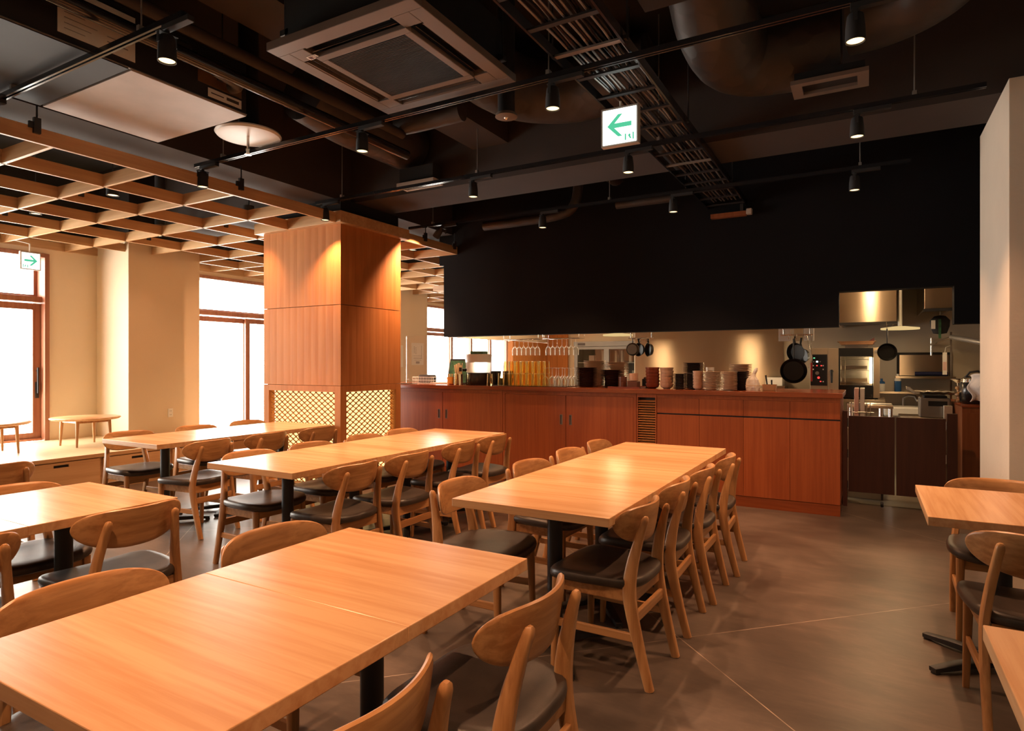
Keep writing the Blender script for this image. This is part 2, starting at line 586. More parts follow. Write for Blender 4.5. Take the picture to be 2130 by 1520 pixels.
# ------------------------------------------------------------------ the room shell
XL = -8.95            # room face of the window wall
struct('floor', MB().box(-9.35, 3.4, -2.8, 16.5, -0.12, 0.0), 'floor', 'brown grey trowelled concrete floor with pale diagonal joints', 'floor')
struct('floor_kitchen', MB().box(-4.4, 1.9, 6.90, 10.7, 0.0, 0.004), 'kfloor', 'pale kitchen floor behind the counter', 'floor')
struct('ceiling', MB().box(-9.35, 3.4, -2.8, 16.5, 3.9, 4.05), 'slab', 'black painted concrete ceiling slab with exposed services', 'ceiling')

wl = MB()
edges = [-2.8]
for _, a, b in BAYS:
    edges += [a, b]
edges.append(16.5)
for i in range(0, len(edges), 2):
    wl.box(-9.35, XL, edges[i], edges[i + 1], 0, 2.92)
for _, a, b in BAYS:
    wl.box(-9.35, XL, a, b, 2.72, 2.92)
struct('wall_left', wl, 'cream', 'cream plaster window wall', 'wall')
struct('wall_left_upper', MB().box(-9.35, XL, -2.8, 16.5, 2.921, 3.9).box(XL, -8.21, 4.53, 5.49, 2.921, 3.9).box(XL, -8.21, 9.81, 10.75, 2.921, 3.9), 'slab')
for a, b, lab in ((4.52, 5.50, 'cream square wall pillar beside the round table'), (9.80, 10.76, 'pale wall pillar with posters behind the counter')):
    struct('wall_pillar', MB().box(XL, -8.20, a, b, 0, 2.92), 'cream', lab, 'pillar', bevel=0.004)
struct('wall_front', MB().box(-9.35, 3.4, -2.8, -2.65, 0, 3.9), 'cream')
struct('wall_right', MB().box(3.25, 3.4, -2.8, 16.5, 0, 3.9), 'cream')
struct('wall_back', MB().box(-9.35, 3.4, 16.35, 16.5, 0, 3.9), 'cream')
struct('wall_pier', MB().box(0.735, 3.25, 4.70, 5.80, 0, 3.05), 'pillar', 'white textured wall pier at the right edge', 'wall', bevel=0.004)

so = MB()
so.box(-4.91, -0.236, 6.80, 6.95, 1.705, 2.66)
so.box(-4.98, -0.236, 6.80, 6.95, 2.66, 3.9)
so.box(-0.236, 0.677, 6.80, 6.95, 2.045, 3.9)
so.box(0.677, 3.25, 6.80, 6.95, 1.705, 3.9)
struct('wall_soffit', so, 'soffit', 'large black hanging wall over the open kitchen counter', 'wall')
struct('ceiling_kitchen', MB().box(-5.2, 1.9, 6.95, 10.8, 2.35, 2.42), 'cream')
struct('wall_kitchen', MB().box(-3.15, 1.9, 9.40, 9.50, 0, 2.35), 'kitchen_wall', 'beige brown kitchen back wall', 'wall')
struct('wall_kitchen_side', MB().box(1.75, 1.9, 5.8, 10.7, 0, 2.35), 'kitchen_wall', 'beige brown kitchen side wall', 'wall')
struct('wall_pantry', MB().box(-5.2, -3.05, 10.60, 10.70, 0, 2.35), 'cream', 'cream wall behind the glass door showcase', 'wall')
struct('wall_partition', MB().box(-5.32, -5.20, 9.18, 10.6, 1.74, 2.35).box(-5.32, -5.2, 7.55, 9.18, 1.735, 2.35), 'cream', 'cream lintel above the timber clad partition', 'wall')
pt = MB()
for k in range(13):
    a = 9.18 + k * 0.105
    pt.prism([(-5.30, a), (-5.200, a), (-5.194, a + 0.103), (-5.30, a + 0.103)], 'z', 0, 1.73)
for k in range(4):
    a = -5.19 + k * 0.105
    pt.prism([(a, 10.50), (a, 10.47), (a + 0.103, 10.463), (a + 0.103, 10.50)], 'z', 0, 2.34)
tag(pt.build('clad_partition', 'clad'), 'orange timber boarded partition seen behind the hanging wine glasses', 'partition')

# beams
bm_ = MB().box(-8.95, 3.25, 4.93, 5.50, 3.05, 3.9)
struct('trim_1', bm_, 'beam', 'brown painted ceiling beam crossing the room ahead of the counter', 'beam')
struct('trim_2', MB().box(-5.45, -4.77, -2.65, 6.80, 3.051, 3.9), 'beam', 'dark ceiling beam along the timber lattice', 'beam')
struct('trim_3', MB().box(-3.22, -2.84, -2.65, 4.93, 3.36, 3.9), 'beam', 'narrow dark ceiling beam left of the ceiling air unit', 'beam')

# windows
def window(n, y0, y1, z0, splits, handle_at=None, lab=''):
    w = thing('window_%d' % n, lab, 'window', (-9.15, y0, 0), kind='structure')
    L = y1 - y0
    fr = MB()
    fr.box(-0.06, 0.235, -0.002, 0.05, z0, 2.72)
    fr.box(-0.06, 0.235, L - 0.05, L + 0.002, z0, 2.72)
    fr.box(-0.06, 0.235, 0.05, L - 0.05, 2.67, 2.722)
    fr.box(-0.06, 0.16, 0.05, L - 0.05, 2.115, 2.185)
    fr.box(-0.06, 0.16, 0.05, L - 0.05, z0, z0 + 0.03)
    fr.build('frame', 'frame', w, bevel=0.003)
    tr = MB()
    tr.box(-0.03, 0.03, 0.05, L - 0.05, 2.186, 2.215)
    tr.box(-0.03, 0.03, 0.05, 0.085, 2.215, 2.67).box(-0.03, 0.03, L - 0.085, L - 0.05, 2.215, 2.67)
    tr.build('transom_frame', 'frame', w)
    MB().box(-0.004, 0.004, 0.08, L - 0.08, 2.21, 2.68).build('transom_pane', 'window', w)
    s = [0.05] + [q - y0 for q in splits] + [L - 0.05]
    for k in range(len(s) - 1):
        a, b = s[k] - (0.04 if k else 0), s[k + 1] + (0.04 if k < len(s) - 2 else 0)
        dx = 0.035 if k % 2 == 0 else 0.085
        if handle_at == k:
            dx = 0.085
        sh = MB()
        t = 0.042
        sh.box(dx, dx + t, a, a + 0.085, z0 + 0.03, 2.10).box(dx, dx + t, b - 0.085, b, z0 + 0.03, 2.10)
        sh.box(dx, dx + t, a + 0.085, b - 0.085, 2.02, 2.10).box(dx, dx + t, a + 0.085, b - 0.085, z0 + 0.03, z0 + 0.10)
        so_ = sh.build('sash', 'frame', w, bevel=0.003)
        MB().box(dx + 0.016, dx + 0.024, a + 0.08, b - 0.08, z0 + 0.09, 2.03).build('pane', 'window', so_)
        if handle_at == k:
            h = MB()
            h.box(dx + t, dx + t + 0.012, b - 0.062, b - 0.022, 0.92, 1.12)
            h.rod((dx + t + 0.03, b - 0.04, 0.98), (dx + t + 0.03, b - 0.04, 1.30), 0.011)
            h.rod((dx + t, b - 0.04, 1.02), (dx + t + 0.03, b - 0.04, 1.02), 0.009).rod((dx + t, b - 0.04, 1.26), (dx + t + 0.03, b - 0.04, 1.26), 0.009)
            h.build('pull_handle', 'iron', so_, smooth=True)
    return w

window(1, 0.30, 3.95, 0.39, [2.1], 1, 'timber framed sliding glass door opening onto the raised platform')
window(2, 5.72, 9.35, 0.0, [6.92, 8.1], None, 'timber framed sliding glass doors behind the clad column')
window(3, 11.2, 16.1, 0.0, [12.85, 13.75, 14.7, 15.6], None, 'far timber framed glass doors seen beyond the counter')

# raised platform along the windows
pf = thing('raised_platform', 'raised timber seating platform with drawer fronts under the windows', 'platform', (-8.035, 0, 0))
MB().box(-0.913, 0.895, -2.0, 6.40, 0.365, 0.39).build('platform_top', 'tatami', pf, bevel=0.003)
MB().box(0.895, 0.917, -2.0, 6.40, 0.352, 0.391).build('edge_rail', 'maple_y', pf, bevel=0.002)
MB().box(-0.913, 0.885, -2.0, 6.40, 0.0, 0.352).build('carcass', 'maple_y', pf)
for k in range(-6, 4):
    y0 = 3.665 + 0.77 * (k - 1)
    y1 = y0 + 0.735
    yc = (y0 + y1) / 2
    if y1 > 6.4 or y0 < -2:
        continue
    d = MB()
    d.box(0.889, 0.911, y0, y1, 0.065, 0.290).box(0.889, 0.911, y0, y1, 0.318, 0.342)
    d.box(0.889, 0.911, y0, yc - 0.07, 0.290, 0.318).box(0.889, 0.911, yc + 0.07, y1, 0.290, 0.318)
    dr = d.build('drawer', 'maple_y', pf)
    MB().box(0.8855, 0.892, yc - 0.07, yc + 0.07, 0.290, 0.318).build('hand_slot', 'black', dr)

def low_round_table(x, y, lab):
    t = thing('low_round_table', lab, 'table', (x, y, 0.39), group='low round tables on the platform')
    MB().lathe([(0.0, 0.305), (0.335, 0.305), (0.352, 0.318), (0.355, 0.326), (0.348, 0.332), (0.0, 0.332)], n=48).build('tabletop', 'oak_top', t, smooth=True)
    ap = MB()
    for a, b in (((-1, -1), (1, -1)), ((1, -1), (1, 1)), ((1, 1), (-1, 1)), ((-1, 1), (-1, -1))):
        ap.beam([(a[0] * 0.17, a[1] * 0.17, 0.288), (b[0] * 0.17, b[1] * 0.17, 0.288)], [(0.02, 0.034)] * 2, ux=(0, 0, 1) if False else (1, 1, 0))
    ap.build('apron', 'oak_x', t)
    for sx in (-1, 1):
        for sy in (-1, 1):
            MB().tube([(sx * 0.185, sy * 0.185, 0.0), (sx * 0.172, sy * 0.172, 0.306)], [0.011, 0.020], 12).build('leg', 'oak_z', t, smooth=True)
    return t
low_round_table(-8.02, 3.93, 'low round wooden table beside the cream wall pillar')
low_round_table(-8.10, 3.03, 'low round wooden table cut by the left edge of the frame')

# wall socket on the cream pillar
so_ = thing('wall_socket', 'white wall socket low on the cream pillar', 'socket', (-8.198, 5.07, 0.685))
MB().box(-0.002, 0.008, -0.035, 0.035, -0.058, 0.058).build('face_plate', 'white', so_, bevel=0.003)
sk = MB()
for z in (-0.025, 0.025):
    for y in (-0.008, 0.008):
        sk.box(0.0075, 0.009, y - 0.0015, y + 0.0015, z - 0.007, z + 0.007)
sk.build('slots', 'ink', so_)

# posters on the far pillar
for y, z, w_, h_, lab in ((10.42, 1.55, 0.40, 0.46, 'white notice with vertical handwriting on the far pillar'), (9.86, 1.50, 0.16, 0.44, 'white notice half hidden by the clad column')):
    p = thing('notice', lab, 'poster', (-8.195, y, z))
    MB().box(-0.004, 0.002, -w_ / 2, w_ / 2, -h_ / 2, h_ / 2).build('sheet', 'paper', p)
    if w_ > 0.2:
        t = MB()
        for (a, b, c, d) in ((-0.13, -0.10, 0.02, 0.17), (-0.075, -0.05, 0.0, 0.15), (0.12, 0.128, -0.1, 0.18), (-0.14, 0.14, -0.042, -0.036), (-0.14, 0.14, -0.092, -0.082), (-0.12, 0.12, -0.13, -0.124)):
            nseg = 5 if d - c > 0.1 and b - a > 0.02 else 1
            for i in range(nseg):
                h = (d - c) / nseg
                t.box(0.0022, 0.003, a, b, c + i * h, c + i * h + h * (0.45 if nseg > 1 else 1))
        t.box(0.0022, 0.003, -0.06, 0.06, -0.20, -0.155)
        t.build('lettering', 'grey', p)

# ------------------------------------------------------------------ timber lattice hung under the ceiling
LZ0, LZ1, LT = 2.785, 2.885, 0.012
lat = thing('timber_lattice', 'suspended timber lattice ceiling of crossing slats over the window side', 'lattice', (-6.8, 5.0, LZ0))
def lslat(x0, x1, y0, y1, name, mat):
    MB().box(x0 + 6.8, x1 + 6.8, y0 - 5.0, y1 - 5.0, 0, LZ1 - LZ0).build(name, mat, lat)
YS = -0.62
AX = [-4.70, -5.40, -6.12, -6.85, -7.57, -8.28]
for i, x in enumerate(AX):
    if i == 0:
        segs = [(YS, 4.63), (5.72, 6.797)]
    elif i == 1:
        segs = [(YS, 4.63), (5.72, 14.9)]
    elif i == 5:
        segs = [(YS, 4.52), (5.50, 9.8), (10.76, 14.9)]
    else:
        segs = [(YS, 14.9)]
    for a, b in segs:
        lslat(x - LT, x + LT, a, b, 'fascia' if i == 0 else 'long_slat', 'slat_y')
for a, b in ((YS, 4.52), (5.50, 9.80), (10.76, 14.9)):
    lslat(XL + 0.001, XL + 0.025, a, b, 'wall_batten', 'slat_y')
for k in range(-4, 20):
    y = 2.10 + 0.681 * k
    xr = -4.70 - LT if y < 6.9 else -5.05
    xl = XL + 0.026
    if 4.50 < y < 5.52 or 9.78 < y < 10.78:
        xl = -8.198
    if abs(y - 6.867) < 0.03:
        y = 6.785
    segs = [(xl, xr)]
    if 4.6 < y < 5.75:
        segs = [(xl, -5.935)]
    for a, b in segs:
        lslat(a, b, y - LT, y + LT, 'cross_slat', 'slat_x')
hng = []
for x in (-4.70, -6.12, -7.57):
    for y in (2.0, 3.52, 6.1, 6.72) if x == -4.70 else (1.4, 2.95, 4.4, 6.3, 7.9):
        if x == -4.70:
            y_, o = y, 0.025
        h = MB()
        h.rod((x + 6.8 + 0.024, y - 5.0, 0.10), (x + 6.8 + 0.024, y - 5.0, 0.264), 0.006, 8)
        h.box(x + 6.8 + 0.012, x + 6.8 + 0.036, y - 5.0 - 0.02, y - 5.0 + 0.02, 0.055, 0.155)
        h.box(x + 6.8 + 0.012, x + 6.8 + 0.030, y - 5.0 - 0.045, y - 5.0 - 0.015, 0.085, 0.125)
        h.build('hanger', 'iron', lat, smooth=False)

# ------------------------------------------------------------------ timber clad column with lit lower screens
CX0, CX1, CY0, CY1 = -5.86, -4.69, 4.70, 5.65
cc = thing('clad_column', 'orange timber clad column with glowing fish scale screens at its base', 'column', ((CX0 + CX1) / 2, (CY0 + CY1) / 2, 0))
ox, oy = (CX0 + CX1) / 2, (CY0 + CY1) / 2
hw, hd = (CX1 - CX0) / 2, (CY1 - CY0) / 2
MB().box(-hw + 0.02, hw - 0.02, -hd + 0.02, hd - 0.02, 2.90, 3.049).box(-hw + 0.03, hw - 0.03, -hd + 0.03, hd - 0.03, 1.11, 2.90).box(-hw + 0.2, hw - 0.2, -hd + 0.2, hd - 0.2, 0, 1.11).build('core', 'slab', cc)
for z0, z1, nm in ((1.122, 1.954, 'lower_boarding'), (1.960, 2.80, 'upper_boarding')):
    b = MB()
    n = 11
    w_ = 2 * hw / n
    arc = [(t / 6, 0.0020 * (1 - (2 * t / 6 - 1) ** 2)) for t in range(7)]
    for k in range(n):
        a = -hw + k * w_
        b.prism([(a, -hd + 0.022)] + [(a + w_ * t, -hd + 0.0020 - q) for t, q in arc] + [(a + w_, -hd + 0.022)], 'z', z0, z1)
        b.prism([(a, hd - 0.022), (a + w_ - 0.001, hd - 0.022), (a + w_ - 0.001, hd), (a, hd - 0.005)], 'z', z0, z1)
    n = 9
    w_ = (2 * hd - 0.044) / n
    for k in range(n):
        a = -hd + 0.022 + k * w_
        b.prism([(hw - 0.022, a)] + [(hw - 0.0020 + q, a + w_ * t) for t, q in arc] + [(hw - 0.022, a + w_)], 'z', z0, z1)
        b.prism([(-hw + 0.022, a), (-hw + 0.022, a + w_ - 0.001), (-hw, a + w_ - 0.001), (-hw + 0.005, a)], 'z', z0, z1)
    b.build(nm, 'clad', cc)
MB().box(-hw - 0.07, hw + 0.07, -hd - 0.07, hd + 0.07, LZ0, 2.90).build('cap', 'slat_x', cc, bevel=0.003)
fr = MB()
P0 = 0.085
for sx in (-1, 1):
    for sy in (-1, 1):
        fr.box(min(sx * hw, sx * (hw - P0)), max(sx * hw, sx * (hw - P0)), min(sy * hd, sy * (hd - P0)), max(sy * hd, sy * (hd - P0)), 0.0, 1.118)
for sy in (-1, 1):
    a, b2 = sorted((sy * hd, sy * (hd - 0.06)))
    fr.box(-hw + P0, hw - P0, a, b2, 1.055, 1.118).box(-hw + P0, hw - P0, a, b2, 0.0, 0.07)
for sx in (-1, 1):
    a, b2 = sorted((sx * hw, sx * (hw - 0.06)))
    fr.box(a, b2, -hd + P0, hd - P0, 1.055, 1.118).box(a, b2, -hd + P0, hd - P0, 0.0, 0.07)
fr.build('screen_frame', 'clad', cc, bevel=0.002)
def scales(width, z0, z1, face):
    """seigaiha lattice: rows of overlapping arcs cut from timber"""
    m = MB()
    s = 0.087
    r = 0.0470
    dz = 0.0285
    rows = int((z1 - z0) / dz) + 2
    th, dp = 0.0020, 0.008
    for j in range(-1, rows + 1):
        zc = z0 + j * dz - 0.05
        off = (s / 2) if j % 2 else 0.0
        nx = int(width / s) + 2
        for i in range(-1, nx):
            xc = -width / 2 + i * s + off
            ang = math.asin(min(1, (s / 2) / r))
            seg = 6
            for k in range(seg):
                a0 = -ang + 2 * ang * k / seg
                a1 = -ang + 2 * ang * (k + 1) / seg
                q = []
                ok = True
                for rr in (r - th, r + th):
                    for a in (a0, a1):
                        px, pz = xc + rr * math.sin(a), zc + rr * math.cos(a)
                        if not (-width / 2 <= px <= width / 2 and z0 <= pz <= z1):
                            ok = False
                        q.append((px, pz))
                if not ok:
                    continue
                loop = [q[0], q[1], q[3], q[2]]
                if face == 'y':
                    m.prism(loop, 'y', -dp, dp)
                else:
                    m.prism(loop, 'x', -dp, dp)
    return m
for face, sgn, wd in (('y', -1, 2 * hw - 2 * P0), ('x', 1, 2 * hd - 2 * P0)):
    m = scales(wd, 0.07, 1.055, face)
    g = MB()
    if face == 'y':
        m.build('scale_screen', 'clad', cc, loc=(0, sgn * (hd - 0.035), 0))
        g.box(-wd / 2, wd / 2, sgn * (hd - 0.085), sgn * (hd - 0.085) + 0.01, 0.07, 1.055)
    else:
        m.build('scale_screen', 'clad', cc, loc=(sgn * (hw - 0.035), 0, 0))
        g.box(sgn * (hw - 0.085) - 0.01, sgn * (hw - 0.085), -wd / 2, wd / 2, 0.07, 1.055)
    g.build('lit_backing', 'glow', cc)

# ------------------------------------------------------------------ tables
def make_table():
    t = thing('dining_table', '', 'table')
    MB().box(-0.389, 0.389, -0.302, 0.302, 0.682, 0.72).build('tabletop', 'oak_top', t, bevel=0.0025)
    MB().lathe([(0.0, 0.03), (0.062, 0.03), (0.058, 0.042), (0.0365, 0.06), (0.0365, 0.65), (0.0, 0.65)], n=24).build('post', 'iron', t, smooth=True)
    MB().box(-0.20, 0.20, -0.18, 0.18, 0.668, 0.681).lathe([(0.0, 0.64), (0.07, 0.65), (0.07, 0.668), (0.0, 0.668)], n=20).build('mounting_plate', 'iron', t)
    for k, (sx, sy) in enumerate(((1, 1), (-1, 1), (-1, -1), (1, -1))):
        a = MB()
        ux = (-sy * 0.8, sx * 0.6, 0)
        a.beam([(sx * 0.03, sy * 0.04, 0.034), (sx * 0.13, sy * 0.175, 0.027), (sx * 0.205, sy * 0.272, 0.017)], [(0.055, 0.034), (0.046, 0.028), (0.038, 0.020)], ux=ux)
        a.lathe([(0.0, 0.0), (0.018, 0.0), (0.018, 0.012), (0.0, 0.012)], (sx * 0.195, sy * 0.26, 0), 12)
        a.build('foot', 'iron', t, smooth=True)
    return t
TABLE = make_table()
first_table = [True]
def table(x, y, lab, group, rz=0.0):
    if first_table[0]:
        first_table[0] = False
        TABLE.location = (x, y, 0)
        TABLE.rotation_euler = (0, 0, rz)
        tag(TABLE, lab, 'table', group)
        return TABLE
    return copy_thing(TABLE, (x, y, 0), rz, lab, group)

ROWS = [
    ('the long row nearest the counter gap', -1.30, [2.705, 3.31, 3.915, 4.52]),
    ('the middle long row ending beside the clad column', -3.26, [2.80, 3.405, 4.01, 4.615]),
    ('the far row beside the raised platform', -5.175, [3.155, 3.76, 4.365]),
]
RN = ['center long row', 'middle long row by the column', 'far row by the platform']
for (nm, x, ys), rn in zip(ROWS, RN):
    for i, y in enumerate(ys):
        table(x, y, 'oak table module, %s from the camera in the %s' % (ORD[i], rn), 'tables of the ' + rn)
for i, (y, w_) in enumerate(((0.878, 'nearest'), (1.482, 'farther'))):
    table(-1.345, y, 'oak table module, %s half of the big foreground table' % w_, 'foreground table pair')
    table(-3.215, y, 'oak table module, %s half of the pair at the left edge' % w_, 'left edge table pair')
table(0.52, 3.478, 'oak topped table at the right edge in front of the white pier', 'right edge tables', PI / 2)
table(1.128, 3.478, 'oak topped table beyond the right edge joined to the one before the white pier', 'right edge tables', PI / 2)
table(0.545, 1.486, 'oak topped table corner in the bottom right of the frame', 'right edge tables', PI / 2)

# ------------------------------------------------------------------ chairs
def spline(keys, n):
    """Catmull-Rom through key tuples"""
    out = []
    m = len(keys)
    for i in range(m - 1):
        p0, p1, p2, p3 = keys[max(i - 1, 0)], keys[i], keys[i + 1], keys[min(i + 2, m - 1)]
        for k in range(n):
            t = k / n
            out.append(tuple(0.5 * ((2 * b) + (-a + c) * t + (2 * a - 5 * b + 4 * c - d) * t * t + (-a + 3 * b - 3 * c + d) * t ** 3) for a, b, c, d in zip(p0, p1, p2, p3)))
    out.append(tuple(keys[-1]))
    return out

def make_chair():
    t = thing('dining_chair', '', 'chair')
    # seat pad
    def outline(sc, n=48):
        pts = []
        for k in range(n):
            a = 2 * PI * k / n
            c, s_ = math.cos(a), math.sin(a)
            e = 2 / 3.7
            px = math.copysign(abs(c) ** e, c)
            py = math.copysign(abs(s_) ** e, s_)
            w_ = 0.232 + 0.016 * py - 0.012 * max(0, -py)
            pts.append((px * w_ * sc, py * 0.222 * sc + 0.005))
        return pts
    layers = [(0.86, 0.400), (0.95, 0.401), (0.99, 0.409), (1.0, 0.420), (0.99, 0.432), (0.955, 0.440), (0.85, 0.4425), (0.6, 0.4375), (0.3, 0.434)]
    vs, fs = [], []
    n = 48
    for sc, z in layers:
        for (x, y) in outline(sc):
            vs.append((x, y, z + 0.012 * (x / 0.24) ** 2 * (1 if z > 0.43 else 0.7) - (0.012 * max(0, (y - 0.12) / 0.1) ** 2 if z > 0.39 else 0)))
    for i in range(len(layers) - 1):
        for k in range(n):
            k2 = (k + 1) % n
            fs.append((i * n + k, i * n + k2, (i + 1) * n + k2, (i + 1) * n + k))
    fs.append(list(range(n))[::-1])
    fs.append([(len(layers) - 1) * n + k for k in range(n)])
    MB().add(vs, fs).build('seat', 'seat', t, smooth=True)
    # seat frame rails
    f = MB()
    f.box(-0.175, 0.175, 0.150, 0.172, 0.350, 0.402)
    f.box(-0.160, 0.160, -0.185, -0.163, 0.345, 0.402)
    for sx in (-1, 1):
        f.beam([(sx * 0.184, 0.165, 0.377), (sx * 0.172, -0.175, 0.374)], [(0.022, 0.050)] * 2, ux=(1, 0, 0))
    f.build('seat_frame', 'oak_x', t)
    for sx in (-1, 1):
        MB().beam([(sx * 0.196, 0.178, 0.0), (sx * 0.192, 0.172, 0.2), (sx * 0.188, 0.165, 0.402)], [(0.024, 0.024), (0.030, 0.030), (0.036, 0.038)], rnd=0.45).build('front_leg', 'oak_z', t, smooth=True)
        ks = [(sx * 0.178, -0.258, 0.0, 0.029, 0.037), (sx * 0.181, -0.222, 0.14, 0.030, 0.042), (sx * 0.182, -0.184, 0.30, 0.031, 0.052), (sx * 0.179, -0.170, 0.405, 0.031, 0.056),
              (sx * 0.166, -0.182, 0.52, 0.030, 0.048), (sx * 0.150, -0.208, 0.63, 0.029, 0.034), (sx * 0.141, -0.226, 0.69, 0.029, 0.028)]
        sp = spline(ks, 4)
        pts = [(a, b, c) for a, b, c, _, _ in sp] + [(sx * 0.1395, -0.229, 0.703), (sx * 0.139, -0.230, 0.709)]
        sz = [(d, e) for _, _, _, d, e in sp] + [(0.024, 0.022), (0.012, 0.011)]
        MB().beam(pts, sz, rnd=0.6).build('rear_leg', 'oak_z', t, smooth=True)
        MB().beam([(sx * 0.191, 0.170, 0.205), (sx * 0.180, -0.205, 0.205)], [(0.016, 0.034)] * 2, ux=(1, 0, 0)).build('side_stretcher', 'oak_y', t)
    MB().beam([(-0.18, -0.192, 0.285), (0.18, -0.192, 0.285)], [(0.018, 0.045)] * 2, ux=(0, 1, 0)).build('rear_stretcher', 'oak_x', t)
    # curved backrest
    vs, fs = [], []
    nx, nc = 30, 16
    for i in range(nx + 1):
        s_ = math.sin((i / nx - 0.5) * PI)
        x = 0.232 * s_
        up = 0.071 * max(0.0, 1 - abs(s_) ** 4.2) ** (1 / 2.2)
        dn = 0.098 * max(0.0, 1 - abs(s_) ** 2.5) ** (1 / 1.9)
        zc = 0.674 + 0.004 * s_ * s_
        for k in range(nc):
            a = 2 * PI * k / nc
            c, sn = math.cos(a), math.sin(a)
            tz = math.copysign(abs(sn) ** 0.75, sn)
            z = zc + (up if tz > 0 else dn) * tz
            half = 0.0120 * math.copysign(abs(c) ** 0.55, c) * min(1, 0.25 + 3 * (1 - abs(s_)))
            y = -0.202 + 1.55 * x * x - 0.16 * (z - 0.66) + half
            vs.append((x, y, z))
    for i in range(nx):
        for k in range(nc):
            k2 = (k + 1) % nc
            fs.append((i * nc + k2, i * nc + k, (i + 1) * nc + k, (i + 1) * nc + k2))
    fs.append(list(range(nc)))
    fs.append([nx * nc + k for k in range(nc)][::-1])
    MB().add(vs, fs).build('backrest', 'oak_x', t, smooth=True)
    return t
CHAIR = make_chair()
first_chair = [True]
def chair(x, y, face, lab, group, turn=0.0):
    """face: direction the sitter looks, '+x', '-x', '+y', '-y'"""
    rz = {'+y': 0, '-x': PI / 2, '-y': PI, '+x': -PI / 2}[face] + math.radians(turn)
    if first_chair[0]:
        first_chair[0] = False
        CHAIR.location = (x, y, 0)
        CHAIR.rotation_euler = (0, 0, rz)
        tag(CHAIR, lab, 'chair', group)
        return CHAIR
    return copy_thing(CHAIR, (x, y, 0), rz, lab, group)

def chair_line(x, ys, face, where, group, turns=None):
    for i, y in enumerate(ys):
        xx = x[i] if isinstance(x, (list, tuple)) else x
        chair(xx, y, face, 'black seated oak chair, %s from the camera, %s' % (ORD[i], where), group, (turns or [0] * 9)[i])
chair_line([-1.03, -1.03, -1.005, -0.98], [2.705, 3.28, 3.78, 4.32], '-x', 'right of the center long row', 'chairs right of the center row', [-2, 1, 0, 2])
chair_line([-1.69, -1.67, -1.68, -1.68], [2.70, 3.43, 4.05, 4.60], '+x', 'left of the center long row', 'chairs left of the center row', [3, -2, 0, 1])
chair_line([-2.885, -2.87, -2.92, -2.93], [2.86, 3.38, 4.06, 4.58], '-x', 'right of the middle long row', 'chairs right of the middle row', [0, 0, 2, 0])
chair_line([-3.57, -3.56, -3.57, -3.59], [2.86, 3.41, 4.0, 4.52], '+x', 'left of the middle long row', 'chairs left of the middle row', [0, 1, 0, 0])
chair_line([-4.72, -4.76, -4.75], [3.14, 3.74, 4.33], '-x', 'right of the far row', 'chairs right of the far row', [6, 2, 0])
chair_line([-5.60, -5.58, -5.60], [3.17, 3.80, 4.40], '+x', 'between far row and platform', 'chairs left of the far row')
chair_line([-0.96, -0.945], [0.88, 1.49], '-x', 'right of the foreground table', 'chairs right of the foreground table', [3, 0])
chair_line([-1.73, -1.735], [0.91, 1.555], '+x', 'left of the foreground table', 'chairs left of the foreground table')
chair_line([-2.89, -2.90], [0.90, 1.535], '-x', 'right of the left edge tables', 'chairs right of the left edge tables')
chair(-3.53, 1.46, '+x', 'oak chair whose backrest top shows behind the left edge table', 'chairs by the left edge')
chair(-4.76, 1.74, '-x', 'oak chair at the left edge farther back, its backrest seen from behind', 'chairs by the left edge')
chair(0.555, 3.03, '+y', 'oak chair on the camera side of the right edge table', 'chairs at the right edge table')
chair(0.585, 3.90, '-y', 'oak chair between the right edge table and the white pier', 'chairs at the right edge table')

